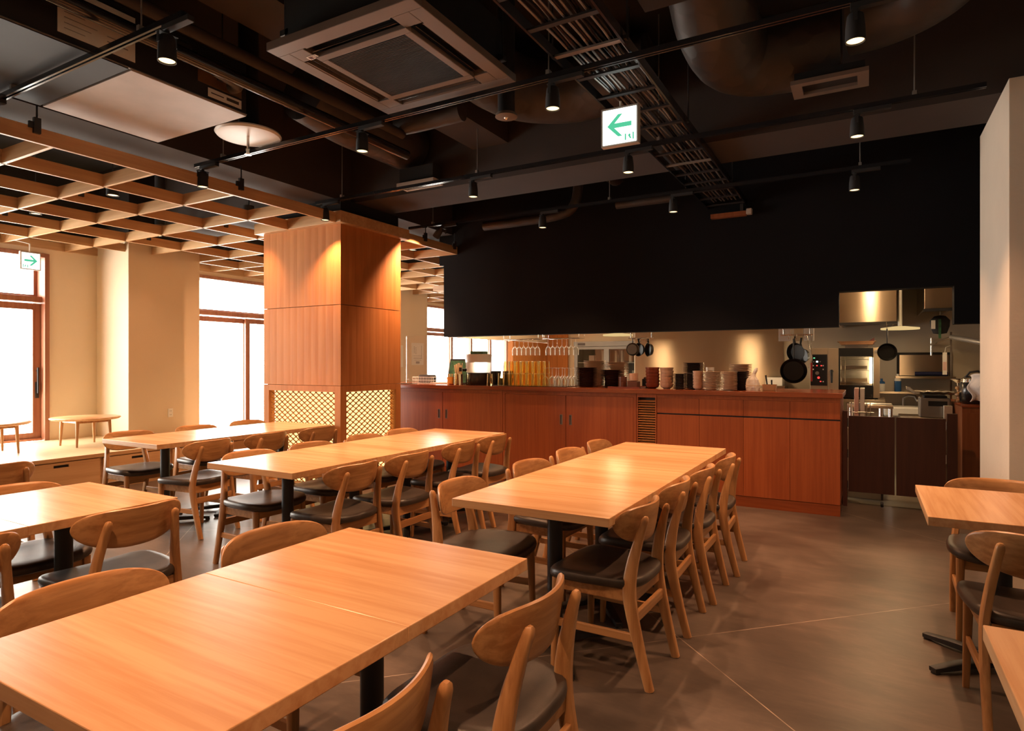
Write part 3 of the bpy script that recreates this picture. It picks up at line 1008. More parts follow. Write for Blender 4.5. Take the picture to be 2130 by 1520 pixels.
# ------------------------------------------------------------------ bar counter
YF = 6.21
CT = 1.088
tag(MB().box(-6.10, -0.185, 6.185, 7.12, CT - 0.045, CT).build('bar_worktop', 'red_x', bevel=0.003), 'long red brown stained worktop of the bar counter', 'worktop')
tag(MB().box(-6.08, -0.205, 6.215, 7.05, 0.0, 0.098).build('counter_plinth', 'red_x'), 'dark red plinth along the foot of the bar counter', 'plinth')
def cabinet(x0, x1, lab, kind, group=None):
    c = thing('counter_cabinet', lab, 'cabinet', ((x0 + x1) / 2, YF, 0.099), group=group)
    w = (x1 - x0) / 2
    H = CT - 0.047 - 0.099
    ft = 0.02
    if kind == 'pair':
        MB().box(-w, w, 0.022, 0.84, 0, H).box(-w, -w + 0.03, 0, 0.022, 0, H).box(w - 0.03, w, 0, 0.022, 0, H).box(-w + 0.03, w - 0.03, 0, 0.022, H - 0.035, H).build('carcass', 'red_z', c)
        for sx in (-1, 1):
            a, b = (-w + 0.033, -0.003) if sx < 0 else (0.003, w - 0.033)
            hx = -0.055 if sx < 0 else 0.055
            d = MB()
            z0, z1 = 0.585, 0.695
            d.box(a, hx - 0.016, 0.003, 0.022, 0.004, H - 0.039).box(hx + 0.016, b, 0.003, 0.022, 0.004, H - 0.039)
            d.box(hx - 0.016, hx + 0.016, 0.003, 0.022, 0.004, z0).box(hx - 0.016, hx + 0.016, 0.003, 0.022, z1, H - 0.039)
            do = d.build('door', 'red_z', c)
            h = MB()
            h.box(hx - 0.016, hx + 0.016, 0.0012, 0.004, z0, z0 + 0.006).box(hx - 0.016, hx + 0.016, 0.0012, 0.004, z1 - 0.006, z1)
            h.box(hx - 0.016, hx - 0.011, 0.0012, 0.004, z0, z1).box(hx + 0.011, hx + 0.016, 0.0012, 0.004, z0, z1)
            h.box(hx - 0.011, hx + 0.011, 0.016, 0.021, z0, z1)
            h.build('recessed_pull', 'grey', do)
    elif kind == 'louvre':
        MB().box(-w, w, 0.06, 0.84, 0, H).box(-w, -w + 0.012, 0, 0.06, 0, H).box(w - 0.012, w, 0, 0.06, 0, H).box(-w + 0.012, w - 0.012, 0, 0.06, H - 0.035, H).build('carcass', 'red_z', c)
        MB().box(-w + 0.012, w - 0.012, 0.05, 0.06, 0, H - 0.036).build('dark_backing', 'black', c)
        n = 35
        for k in range(n):
            z = 0.02 + k * (H - 0.07) / n
            MB().prism([(0.002, z), (0.002, z - 0.005), (0.030, z + 0.006), (0.030, z + 0.011)], 'x', -w + 0.013, w - 0.013).build('louvre_slat', 'clad', c)
    else:
        MB().box(-w, w, 0.022, 0.84, 0, H).build('carcass', 'red_z', c)
        MB().box(-w + 0.0015, w - 0.0015, 0.0, 0.021, 0.003, 0.855 - 0.099 - 0.014).build('door', 'red_z', c)
        MB().box(-w + 0.0015, w - 0.0015, 0.0, 0.021, 0.855 - 0.099, H - 0.035).build('drawer', 'red_z', c)
        MB().box(-w, w, 0.012, 0.0215, 0.855 - 0.099 - 0.013, 0.855 - 0.099 - 0.001).build('finger_groove', 'black', c)
        MB().box(-w, w, 0.0, 0.021, H - 0.033, H).build('top_rail', 'red_z', c)
    return c
cabinet(-5.35, -3.655, 'two door counter cabinet next to the clad column', 'pair')
cabinet(-3.65, -2.06, 'two door counter cabinet left of the louvred panel', 'pair')
cabinet(-2.055, -1.850, 'narrow louvred counter panel between doors and drawers', 'louvre')
xs = [-1.845, -1.425, -1.016, -0.612, -0.205]
for i, w_ in enumerate(('just right of the louvred panel', 'second right of the louvred panel', 'third right of the louvred panel', 'at the right end of the counter')):
    cabinet(xs[i], xs[i + 1], 'counter unit with drawer above a plain door, ' + w_, 'drawer', 'counter drawer units')
cabinet(-6.08, -5.355, 'counter cabinet hidden in part behind the clad column', 'drawer')

# ------------------------------------------------------------------ things on the counter
def stack(proto, x, y, z, n, dz, noun, where, group, first_used):
    for k in range(n):
        lab = '%s, %s from the top of the %s' % (noun, ORD[n - 1 - k] if n - 1 - k < len(ORD) else 'low', where)
        if not first_used[0]:
            first_used[0] = True
            proto.location = (x, y, z)
            tag(proto, lab, proto['category'], group)
        else:
            c = proto.copy()
            COL.objects.link(c)
            c.location = (x + random.uniform(-0.002, 0.002), y, z + k * dz)
            c['label'] = lab
            c['group'] = group

def plate(name, r, mat, h=0.018):
    return tag(MB().lathe([(0.0, 0.0), (r * 0.58, 0.0), (r * 0.62, 0.004), (r * 0.97, h - 0.004), (r, h), (r * 0.985, h + 0.001), (r * 0.90, h - 0.001), (r * 0.60, 0.007), (0.0, 0.006)], n=40).build(name, mat, smooth=True), '', 'plate')
def bowl(name, r, h, mat):
    return tag(MB().lathe([(0.0, 0.004), (r * 0.5, 0.0), (r * 0.55, 0.005), (r * 0.86, h * 0.3), (r * 0.98, h * 0.75), (r, h), (r * 0.96, h), (r * 0.92, h * 0.75), (r * 0.8, h * 0.35), (r * 0.5, 0.012), (0, 0.010)], n=36).build(name, mat, smooth=True), '', 'bowl')

p = plate('serving_plate', 0.125, 'plate_dark'); u = [False]
stack(p, -2.735, 6.50, CT + 0.001, 14, 0.0152, 'dark brown plate', 'tall dark stack by the wine glasses', 'dark brown plates', u)
stack(p, -2.46, 6.56, CT + 0.001, 12, 0.0158, 'dark brown plate', 'second dark stack', 'dark brown plates', u)
p = plate('serving_plate', 0.130, 'plate_beige'); u = [False]
stack(p, -2.78, 6.86, CT + 0.001, 18, 0.0162, 'beige plate', 'stack behind the tallest dark plates', 'beige plates at the back', u)
stack(p, -2.50, 6.86, CT + 0.001, 17, 0.0162, 'beige plate', 'stack behind the second dark stack', 'beige plates at the back', u)
p = plate('serving_plate', 0.108, 'plate_black', 0.014); u = [False]
stack(p, -1.60, 6.72, CT + 0.164, 7, 0.0152, 'black plate', 'upper black pile', 'black plates', u)
stack(p, -1.595, 6.72, CT + 0.001, 11, 0.0145, 'black dish', 'lower black stack', 'black plates', u)
p = plate('small_plate', 0.066, 'plate_black', 0.014); u = [False]
stack(p, -1.665, 6.40, CT + 0.001, 11, 0.0142, 'small black dish', 'left stack before black plates', 'small black dishes', u)
stack(p, -1.525, 6.40, CT + 0.001, 11, 0.0142, 'small black dish', 'right stack before black plates', 'small black dishes', u)
p = plate('side_plate', 0.080, 'plate_beige', 0.015); u = [False]
stack(p, -1.345, 6.36, CT + 0.001, 13, 0.0138, 'small beige plate', 'left beige front stack', 'small beige plates', u)
stack(p, -1.175, 6.36, CT + 0.001, 13, 0.0138, 'small beige plate', 'right beige front stack', 'small beige plates', u)
p = plate('side_plate', 0.070, 'plate_black', 0.015); u = [False]
stack(p, -1.08, 6.50, CT + 0.001, 13, 0.0140, 'black side plate', 'stack behind the right beige plates', 'black side plates', u)
p = plate('serving_plate', 0.112, 'plate_beige', 0.017); u = [False]
stack(p, -1.14, 6.80, CT + 0.001, 16, 0.0158, 'wide beige plate', 'tall beige stack beside the paper bag', 'wide beige plates', u)
p = bowl('rice_bowl', 0.073, 0.055, 'bowl_red'); u = [False]
stack(p, -1.965, 6.46, CT + 0.001, 6, 0.0335, 'red brown bowl', 'bowl stack on the counter', 'red brown bowls', u)
p = bowl('rice_bowl', 0.070, 0.055, 'bowl_beige'); u = [False]
stack(p, -1.815, 6.46, CT + 0.001, 6, 0.033, 'pinkish bowl', 'stack beside the red brown bowls', 'large beige bowls', u)
p = bowl('small_bowl', 0.052, 0.045, 'bowl_beige'); u = [False]
stack(p, -1.475, 6.37, CT + 0.001, 6, 0.0285, 'small beige bowl', 'stack left of the beige plates', 'small beige bowls', u)

# lacquer tray with cups and boxes
tag(MB().box(-2.40, -2.06, 6.30, 6.62, CT, CT + 0.006).box(-2.40, -2.06, 6.295, 6.303, CT, CT + 0.018).box(-2.40, -2.06, 6.617, 6.625, CT, CT + 0.018).box(-2.405, -2.397, 6.295, 6.625, CT, CT + 0.018).box(-2.063, -2.055, 6.295, 6.625, CT, CT + 0.018).build('serving_tray', 'bowl_red'), 'flat red lacquer tray under the small cups', 'tray')
tag(MB().box(-2.225, -2.115, 6.40, 6.51, CT + 0.007, CT + 0.075).build('lacquer_box', 'brown_box', bevel=0.004), 'square brown box carrying the pale cups', 'box')
cup = MB().lathe([(0.0, 0.0), (0.040, 0.0), (0.047, 0.006), (0.049, 0.034), (0.046, 0.034), (0.042, 0.008), (0.0, 0.006)], n=28).build('tea_cup', 'bowl_beige', smooth=True)
cup['category'] = 'cup'
u = [False]
stack(cup, -2.17, 6.455, CT + 0.076, 3, 0.024, 'pale pink cup', 'pile on the brown box', 'pale cups', u)
cup = MB().lathe([(0.0, 0.0), (0.040, 0.0), (0.046, 0.006), (0.047, 0.060), (0.044, 0.060), (0.041, 0.008), (0.0, 0.006)], n=28).build('tea_cup', ['brown_box'], smooth=True)
cup['category'] = 'cup'
u = [False]
stack(cup, -2.30, 6.47, CT + 0.007, 2, 0.056, 'dark brown cup', 'pile left of pale cups', 'dark cups', u)
c = thing('condiment_box', 'black box of small dark packets on the lacquer tray', 'box', (-2.075, 6.66, CT))
MB().box(-0.06, 0.06, -0.03, 0.06, 0, 0.095).build('body', 'black_gloss', c, bevel=0.004)
for k in range(5):
    MB().lathe([(0.0, 0.0), (0.016, 0.004), (0.018, 0.016), (0.0, 0.026)], (-0.04 + k * 0.02, 0.015 + 0.012 * (k % 2), 0.090), 10).build('packet', 'plate_dark', c, smooth=True)

# big tray with upside-down tumblers and stemware
tag(MB().prism([(-3.82, 6.26), (-2.93, 6.26), (-2.90, 6.30), (-2.90, 6.74), (-2.93, 6.78), (-3.82, 6.78), (-3.85, 6.74), (-3.85, 6.30)], 'z', CT, CT + 0.008).build('serving_tray', 'plate_dark', bevel=0.003), 'large dark tray under the upside down glasses', 'tray')
tum = tag(MB().lathe([(0.0345, 0.0), (0.0365, 0.0), (0.031, 0.136), (0.029, 0.140), (0.0, 0.140), (0.0, 0.130), (0.0285, 0.130), (0.0345, 0.0)], n=20, cap=False).build('tumbler', 'backglow_glass', smooth=True), '', 'glass')
u = False
for r_, y in enumerate((6.34, 6.43, 6.52)):
    for i in range(8):
        for k in range(2):
            if r_ == 2 and i in (0, 7):
                continue
            if k == 1 and i == 0:
                continue
            x = -3.755 + i * 0.0775 + 0.018 * (r_ % 2)
            lab = 'upside down tumbler, %s level, %s column from left, %s row on tray' % (('lower', 'upper')[k], ORD[i], ('front', 'middle', 'back')[r_])
            if not u:
                u = True
                o = tum
            else:
                o = tum.copy()
                COL.objects.link(o)
            o.location = (x, y, CT + 0.009 + k * 0.1412)
            tag(o, lab, 'glass', 'upside down tumblers on the tray')

def goblet_profile():
    return [(0.0, 0.0), (0.034, 0.0), (0.034, 0.002), (0.006, 0.006), (0.0035, 0.02), (0.0035, 0.085), (0.008, 0.094), (0.030, 0.118), (0.036, 0.145), (0.033, 0.205), (0.0315, 0.205), (0.034, 0.146), (0.028, 0.121), (0.0, 0.100)]
gob = tag(MB().lathe([(r, 0.205 - z) for r, z in goblet_profile()][::-1], n=20).build('wine_glass', 'glass', smooth=True), '', 'glass')
u = False
for r_, y in enumerate((6.36, 6.50, 6.64)):
    for i in range(4):
        lab = 'stemmed glass upside down on the tray, %s from left, %s row' % (ORD[i], ('front', 'middle', 'back')[r_])
        o = gob if not u else gob.copy()
        if u:
            COL.objects.link(o)
        u = True
        o.location = (-3.175 + i * 0.080 + 0.02 * (r_ % 2), y, CT + 0.009)
        tag(o, lab, 'glass', 'upside down stemware on the tray')
def hanging_rack(x0, x1, lab):
    r = thing('glass_rack', lab, 'rack', ((x0 + x1) / 2, 6.875, 1.70))
    w = (x1 - x0) / 2
    m = MB()
    for y in (-0.06, 0.10):
        m.tube([(-w, y, 0.004), (-w, y, -0.048), (w, y, -0.048), (w, y, 0.004)], 0.0035, 8)
    m.rod((-w, -0.06, -0.048), (-w, 0.10, -0.048), 0.0035, 8).rod((w, -0.06, -0.048), (w, 0.10, -0.048), 0.0035, 8)
    m.build('wire_frame', 'chrome', r, smooth=True)
    n = int(2 * w / 0.068)
    g = MB()
    for k in range(n + 1):
        x = -w + 0.03 + k * (2 * w - 0.06) / n
        g.rod((x - 0.012, -0.06, -0.046), (x - 0.012, 0.10, -0.046), 0.0028, 6).rod((x + 0.012, -0.06, -0.046), (x + 0.012, 0.10, -0.046), 0.0028, 6)
    g.build('hanger_rails', 'chrome', r, smooth=True)
hanging_rack(-3.99, -3.50, 'left wire rack of hanging wine glasses under the black wall')
hanging_rack(-3.44, -2.96, 'right wire rack of hanging wine glasses under the black wall')
for q, (x0, x1, n) in enumerate(((-3.87, -3.55, 6), (-3.40, -3.03, 7))):
    for i in range(n):
        o = gob.copy()
        COL.objects.link(o)
        o.location = (x0 + (x1 - x0) * i / (n - 1), 6.885, 1.658 - 0.205)
        tag(o, 'wine glass hanging upside down, %s from the left in the %s wire rack' % (ORD[i], ('left', 'right')[q]), 'glass', 'hanging wine glasses')

# left end of the counter
d = thing('drink_dispenser', 'white drink dispenser with black base and tap on the counter', 'dispenser', (-4.17, 6.50, CT))
MB().lathe([(0.0, 0.0), (0.150, 0.0), (0.155, 0.01), (0.150, 0.14), (0.140, 0.15), (0.0, 0.15)], n=36).build('base', 'black_gloss', d, smooth=True)
MB().lathe([(0.0, 0.0), (0.140, 0.0), (0.150, 0.01), (0.156, 0.125), (0.0, 0.125)], (0, 0, 0.151), 36).build('tank', 'liquid', d, smooth=True)
MB().lathe([(0.0, 0.0), (0.160, 0.0), (0.163, 0.06), (0.168, 0.07), (0.168, 0.095), (0.160, 0.10), (0.0, 0.10)], (0, 0, 0.277), 36).build('lid', 'white', d, smooth=True)
MB().rod((-0.10, -0.12, 0.185), (-0.13, -0.17, 0.185), 0.018, 12).box(-0.15, -0.115, -0.20, -0.165, 0.165, 0.215).build('tap', 'black_gloss', d)
tag(MB().box(-4.25, -4.07, 6.44, 6.56, CT + 0.378, CT + 0.413).build('menu_block', 'green', bevel=0.004), 'dark green flat box lying on the drink dispenser lid', 'box')
s_ = thing('display_stand', 'dark tilted stand with a green front panel left of the dispenser', 'display', (-4.56, 6.66, CT))
MB().prism([(-0.06, 0.0), (0.09, 0.0), (0.10, 0.30), (0.03, 0.325)], 'x', -0.165, 0.165).build('housing', 'black', s_, bevel=0.006)
MB().add([(-0.145, -0.0590, 0.02), (0.145, -0.0590, 0.02), (0.145, 0.0190, 0.30), (-0.145, 0.0190, 0.30), (-0.145, -0.050, 0.02), (0.145, -0.050, 0.02), (0.145, 0.028, 0.30), (-0.145, 0.028, 0.30)], [(0, 1, 2, 3), (4, 7, 6, 5), (0, 4, 5, 1), (1, 5, 6, 2), (2, 6, 7, 3), (3, 7, 4, 0)]).build('front_panel', 'green', s_)
tag(MB().box(-4.80, -4.62, 6.80, 6.98, CT, CT + 0.24).build('card_holder', 'paper', bevel=0.003), 'pale upright card box behind the display stand', 'box')
st = thing('straw_cup', 'tall cup full of paper straws before the green panel', 'cup', (-4.425, 6.45, CT))
MB().lathe([(0.0, 0.0), (0.045, 0.0), (0.050, 0.13), (0.047, 0.13), (0.043, 0.005), (0, 0.004)], n=24).build('holder', 'brown_box', st, smooth=True)
for k in range(16):
    a = k * 2.4
    r_ = 0.010 + 0.026 * (k / 16)
    MB().rod((r_ * math.cos(a), r_ * math.sin(a), 0.006), (r_ * 1.9 * math.cos(a), r_ * 1.9 * math.sin(a), 0.245 + 0.012 * (k % 3)), 0.0055, 8).build('straw', 'kraft', st)
st2 = thing('pick_cup', 'short orange cup of wooden picks beside the straw cup', 'cup', (-4.535, 6.42, CT))
MB().lathe([(0.0, 0.0), (0.038, 0.0), (0.045, 0.095), (0.042, 0.095), (0.036, 0.004), (0, 0.004)], n=24).build('holder', 'amber', st2, smooth=True)
for k in range(9):
    a = k * 2.4
    MB().rod((0.012 * math.cos(a), 0.012 * math.sin(a), 0.006), (0.034 * math.cos(a), 0.034 * math.sin(a), 0.135), 0.004, 6).build('pick', 'kraft', st2)
for i, (x, y) in enumerate(((-4.375, 6.36), (-4.345, 6.29))):
    o = tum.copy()
    COL.objects.link(o)
    o.location = (x, y, CT + 0.0005)
    tag(o, 'clear tumbler %s the black dispenser base' % ('at the left rear of', 'at the left front of')[i], 'glass', 'tumblers by the dispenser')
tag(MB().lathe([(0.0, 0.0), (0.085, 0.0), (0.095, 0.012), (0.09, 0.012), (0.0, 0.006)], n=32).build('coaster_tray', 'bowl_red', loc=(-4.45, 6.43, CT - 0.0005 + 0.001)), 'round red coaster tray under the straw cup', 'tray')
dk = MB().lathe([(0.0, 0.0), (0.030, 0.0), (0.040, 0.05), (0.041, 0.085), (0.038, 0.085), (0.037, 0.05), (0.028, 0.005), (0, 0.005)], n=22).build('sake_cup', 'black_gloss', smooth=True)
dk['category'] = 'cup'
u = False
for r_ in range(2):
    for i in range(3):
        for k in range(2):
            if k and i == 1:
                continue
            o = dk if not u else dk.copy()
            if u:
                COL.objects.link(o)
            u = True
            o.location = (-3.955 + i * 0.083, 6.52 + 0.09 * r_, CT + 0.001 + k * 0.0855)
            tag(o, 'black cup beside dispenser, %s row, %s from left, %s' % (('front', 'back')[r_], ORD[i], ('on the counter', 'stacked on top')[k]), 'cup', 'black cups')
o = tum.copy(); COL.objects.link(o); o.location = (-3.795 - 0.06, 6.30, CT + 0.0085)
o.location.x = -3.90; o.location.y = 6.33; o.location.z = CT + 0.0005
tag(o, 'single clear tumbler left of the dark glass tray', 'glass')
b = thing('wire_basket', 'white wire basket with a black pouch at the left counter end', 'basket', (-5.06, 6.66, CT))
m = MB()
for k in range(14):
    x = -0.17 + k * 0.34 / 13
    m.rod((x, -0.12, 0.0), (x, -0.12, 0.085), 0.003, 6).rod((x, 0.12, 0.0), (x, 0.12, 0.085), 0.003, 6)
for z in (0.004, 0.045, 0.085):
    m.tube([(-0.17, -0.12, z), (0.17, -0.12, z), (0.17, 0.12, z), (-0.17, 0.12, z)], 0.003, 6, closed=True)
m.box(-0.165, 0.165, -0.115, 0.115, 0.002, 0.006)
m.build('wires', 'white', b)
tag(MB().box(-5.17, -4.98, 6.58, 6.74, CT + 0.007, CT + 0.115).build('black_pouch', 'black', bevel=0.02), 'black pouch lying in the white wire basket', 'pouch')
pl_ = MB()
for k in range(5):
    pl_.box(-0.16 + 0.006 * k, 0.16 - 0.004 * k, -0.11, 0.10 + 0.004 * k, k * 0.004, k * 0.004 + 0.0035)
tag(pl_.build('paper_stack', 'paper', loc=(-4.76, 6.60, CT + 0.001)), 'low pile of paper sheets right of the wire basket', 'paper')
ac_ = thing('acrylic_screen', 'clear acrylic sneeze screen standing at the left counter end', 'screen', (-5.02, 6.42, CT))
MB().box(-0.22, 0.22, -0.002, 0.002, 0.0, 0.62).build('sheet', 'acrylic', ac_)
for x in (-0.15, 0.15):
    MB().box(x - 0.012, x + 0.012, -0.08, 0.08, -0.0003, 0.006).build('foot', 'acrylic', ac_)
tag(MB().box(-5.30, -5.02, 6.24, 6.38, CT, CT + 0.007).build('serving_tray', 'black_gloss', bevel=0.003), 'thin black tray at the far left of the counter', 'tray')

# right end of the counter
j = thing('glass_jar', 'small jar with a pale lid behind the little bowls', 'jar', (-1.46, 6.86, CT))
MB().lathe([(0.0, 0.0), (0.048, 0.0), (0.052, 0.01), (0.050, 0.17), (0.036, 0.19), (0.0, 0.19)], n=24).build('jar_body', 'glass', j, smooth=True)
MB().lathe([(0.0, 0.19), (0.042, 0.19), (0.042, 0.222), (0.0, 0.222)], n=24).build('lid', 'white', j)
pb = thing('paper_bag', 'crumpled white paper bag twisted at the top beside the plates', 'bag', (-0.97, 6.46, CT))
pr = MB()
lay = [(0.062, 0.0), (0.066, 0.03), (0.060, 0.07), (0.055, 0.105), (0.030, 0.135), (0.017, 0.16), (0.020, 0.19), (0.010, 0.22)]
vs, fs = [], []
for i, (r_, z) in enumerate(lay):
    for k in range(20):
        a = 2 * PI * k / 20
        rr = r_ * (1 + 0.10 * math.sin(5 * a + i * 1.3) + 0.05 * math.sin(9 * a))
        vs.append((rr * math.cos(a) + 0.012 * max(0, i - 4), rr * 0.8 * math.sin(a), z))
for i in range(len(lay) - 1):
    for k in range(20):
        fs.append((i * 20 + k, i * 20 + (k + 1) % 20, (i + 1) * 20 + (k + 1) % 20, (i + 1) * 20 + k))
fs.append(list(range(20))[::-1]); fs.append([140 + k for k in range(20)])
pr.add(vs, fs).build('paper', 'paper', pb)
MB().lathe([(0.068, 0.045), (0.069, 0.048), (0.068, 0.051)], (0, 0, 0), 24, 1.0, 0.84, False).build('band', 'kraft', pb)
kb = thing('knife_box', 'copper coloured metal box holding two black handled tools', 'box', (-0.815, 6.45, CT))
MB().prism([(-0.055, 0.0), (0.055, 0.0), (0.062, 0.062), (0.056, 0.062), (0.050, 0.006), (-0.050, 0.006), (-0.056, 0.062), (-0.062, 0.062)], 'y', -0.04, 0.04).box(-0.053, 0.053, -0.04, -0.036, 0.003, 0.062).box(-0.053, 0.053, 0.036, 0.04, 0.003, 0.062).build('tub', 'copper', kb)
for x, tx, h in ((-0.015, -0.035, 0.15), (0.02, 0.018, 0.105)):
    tag(MB().beam([(-0.815 + x, 6.45, CT + 0.008), (-0.815 + tx, 6.452, CT + h)], [(0.011, 0.016), (0.014, 0.019)], rnd=0.4).build('kitchen_knife', 'black'), 'black %s handle sticking out of the copper metal box' % ('longer' if h > 0.12 else 'shorter'), 'knife')

# ------------------------------------------------------------------ swing gates and the kitchen side
for i, (x0, x1, lab) in enumerate(((-0.155, 0.222, 'left dark brown swing gate panel with caster'), (0.236, 0.615, 'right dark brown swing gate panel before the kitchen'))):
    g = thing('swing_gate', lab, 'gate', ((x0 + x1) / 2, 6.80, 0.13))
    w = (x1 - x0) / 2
    MB().box(-w, w, -0.016, 0.016, 0, 0.722).build('panel', 'bar_dark', g, bevel=0.002)
    hx = -w if i == 0 else w
    hg = MB()
    for z in (0.06, 0.36, 0.66):
        hg.rod((hx, 0, z - 0.04), (hx, 0, z + 0.04), 0.009, 10)
    hg.build('hinge', 'chrome', g)
    if i == 0:
        ca = MB()
        ca.rod((w - 0.10, 0, 0.0), (w - 0.10, 0, -0.06), 0.008, 8)
        ca.lathe([(0.0, -0.012), (0.022, -0.012), (0.026, -0.006), (0.026, 0.006), (0.022, 0.012), (0.0, 0.012)], (0, 0, 0), 14)
        o = ca.build('caster', 'iron', g)
        me = o.data
        for v in me.vertices:
            if abs(v.co.x) < 0.03 and abs(v.co.z) < 0.02:
                x, y, z = v.co
                v.co = (w - 0.10 + z, y, -0.10 + x)
tag(MB().box(-0.20, -0.1635, 6.72, 6.88, 0.0, 0.90).build('gate_post', 'bar_dark'), 'dark gate post at the counter end', 'post')
tag(MB().box(0.6235, 0.70, 6.78, 6.84, 0.0, 0.90).build('gate_post', 'bar_dark'), 'dark gate post beside the brown sideboard', 'post')

sb = thing('kitchen_sideboard', 'brown timber sideboard right of the swing gates', 'cabinet', (1.17, 7.62, 0))
MB().box(-0.413, 0.55, -0.60, 0.62, 0.0, 0.95).build('body', 'copper_wood', sb, bevel=0.003)
MB().box(-0.409, 0.54, -0.606, -0.599, 0.08, 0.90).build('door', 'copper_wood', sb)
MB().box(-0.415, 0.55, -0.61, 0.62, 0.951, 0.965).build('top', 'red_x', sb)
def cooker(x, y, lab):
    r = thing('rice_cooker', lab, 'rice cooker', (x, y, 0.966))
    MB().lathe([(0.0, 0.0), (0.12, 0.0), (0.135, 0.02), (0.138, 0.19), (0.128, 0.205), (0.0, 0.205)], n=32).build('body', 'black_gloss', r, smooth=True)
    MB().lathe([(0.0, 0.206), (0.130, 0.206), (0.125, 0.235), (0.09, 0.262), (0.0, 0.27)], n=32).build('lid', 'chrome', r, smooth=True)
    MB().tube([(-0.10, -0.02, 0.24), (-0.06, -0.06, 0.30), (0.0, -0.07, 0.31), (0.06, -0.06, 0.29)], 0.009, 8).build('handle', 'black', r, smooth=True)
cooker(0.915, 7.42, 'black pot with a shiny lid at the front of the sideboard')
cooker(0.955, 7.75, 'black pot with a shiny lid at the back of the sideboard')
tw = MB()
vs, fs = [], []
nx, ny = 14, 14
for i in range(nx + 1):
    for k in range(ny + 1):
        a, b_ = i / nx, k / ny
        x = 0.97 + 0.30 * (a - 0.5) + 0.02 * math.sin(b_ * 9)
        y = 7.06 + 0.05 * math.sin(a * 11 + b_ * 2) - 0.03 * b_
        z = 1.02 + 0.30 * b_ + 0.03 * math.sin(a * 7 + 1) - 0.10 * (1 - a) * b_ - 0.08 * abs(a - 0.55) * (1 - b_)
        vs.append((x, y, z))
for i in range(nx):
    for k in range(ny):
        q = i * (ny + 1) + k
        fs.append((q, q + 1, q + ny + 2, q + ny + 1))
o = tw.add(vs, fs).build('towel', 'cloth', smooth=True)
sm = o.modifiers.new('thick', 'SOLIDIFY'); sm.thickness = 0.008
tag(o, 'white towel draped over the black pots by the pier', 'towel')
gr = thing('pepper_mill', 'turned wooden mill beside the black pots', 'mill', (0.800, 7.62, 0.966))
MB().lathe([(0.0, 0.0), (0.034, 0.0), (0.036, 0.02), (0.022, 0.035), (0.022, 0.055), (0.040, 0.07), (0.040, 0.085), (0.020, 0.10), (0.020, 0.12), (0.036, 0.135), (0.03, 0.155), (0.0, 0.16)], n=24).build('mill_body', 'oak_z', gr, smooth=True)
MB().lathe([(0.0, 0.161), (0.018, 0.161), (0.024, 0.19), (0.075, 0.225), (0.072, 0.232), (0.0, 0.20)], n=24).build('funnel', 'chrome', gr, smooth=True)
pm = thing('rice_machine', 'grey metal machine topped with a foil tray beside the sideboard', 'machine', (0.60, 7.75, 0.80))
MB().box(-0.13, 0.13, -0.15, 0.15, 0.0, 0.20).build('housing', 'grey', pm, bevel=0.012)
MB().box(-0.06, 0.10, -0.156, -0.149, 0.12, 0.17).build('panel', 'black', pm)
tag(MB().box(0.30, 0.755, 7.50, 8.10, 0.0, 0.799).build('side_counter', 'steel', bevel=0.004), 'low steel counter carrying the grey machine', 'counter')
ft = MB()
vs, fs = [], []
for i in range(13):
    for k in range(7):
        a, b_ = i / 12, k / 6
        vs.append((0.36 + 0.42 * a, 7.60 + 0.26 * b_, 1.035 + 0.03 * abs(b_ - 0.5) * 2 + 0.006 * math.sin(i * 2.7 + k * 1.9) + (0.05 * (1 - a * 5) if a < 0.2 else 0)))
for i in range(12):
    for k in range(6):
        q = i * 7 + k
        fs.append((q, q + 7, q + 8, q + 1))
o = ft.add(vs, fs).build('foil_tray', 'foil')
sm = o.modifiers.new('thick', 'SOLIDIFY'); sm.thickness = 0.004
tag(o, 'crumpled foil tray on the grey machine', 'tray')
tag(MB().box(0.51, 0.70, 7.62, 7.85, 1.0005, 1.022).build('black_tray', 'black'), 'flat black tray under the crumpled foil', 'tray')
tag(MB().box(0.665, 0.735, 7.52, 7.60, 0.80, 0.93).build('carton', 'white', bevel=0.003), 'small white carton leaning by the brown sideboard', 'carton')

# oven on its stand
ov = thing('combi_oven', 'stainless oven with black control panel and lit glass door', 'oven', (-0.237, 8.40, 0.93))
hwv = 0.365
MB().box(-hwv, -0.172, 0.0, 0.66, 0.02, 0.605).box(-0.172, 0.30, 0.03, 0.66, 0.51, 0.605).box(-0.172, 0.30, 0.03, 0.66, 0.02, 0.16).box(0.30, hwv, 0.0, 0.66, 0.02, 0.605).box(-0.172, 0.30, 0.42, 0.66, 0.16, 0.51).box(-0.172, -0.05, 0.03, 0.42, 0.16, 0.51).build('body', 'oven_sheet', ov, bevel=0.003)
cp = MB().box(-0.36, -0.178, -0.006, -0.001, 0.155, 0.53).build('control_panel', 'black_gloss', ov)
for (x, z, m_, w_, h_) in ((-0.32, 0.487, 'led_green', 0.018, 0.010), (-0.325, 0.443, 'grey', 0.014, 0.012), (-0.288, 0.443, 'led_white', 0.022, 0.018), (-0.255, 0.443, 'grey', 0.014, 0.012), (-0.33, 0.395, 'white', 0.012, 0.014),
                           (-0.29, 0.395, 'led_red', 0.014, 0.012), (-0.242, 0.395, 'led_red', 0.016, 0.012), (-0.222, 0.395, 'white', 0.012, 0.014), (-0.33, 0.35, 'white', 0.012, 0.014), (-0.222, 0.35, 'white', 0.012, 0.014), (-0.25, 0.205, 'led_red', 0.016, 0.012), (-0.222, 0.203, 'white', 0.012, 0.014)):
    MB().box(x - w_ / 2, x + w_ / 2, -0.008, -0.0055, z - h_ / 2, z + h_ / 2).build('key', m_, cp)
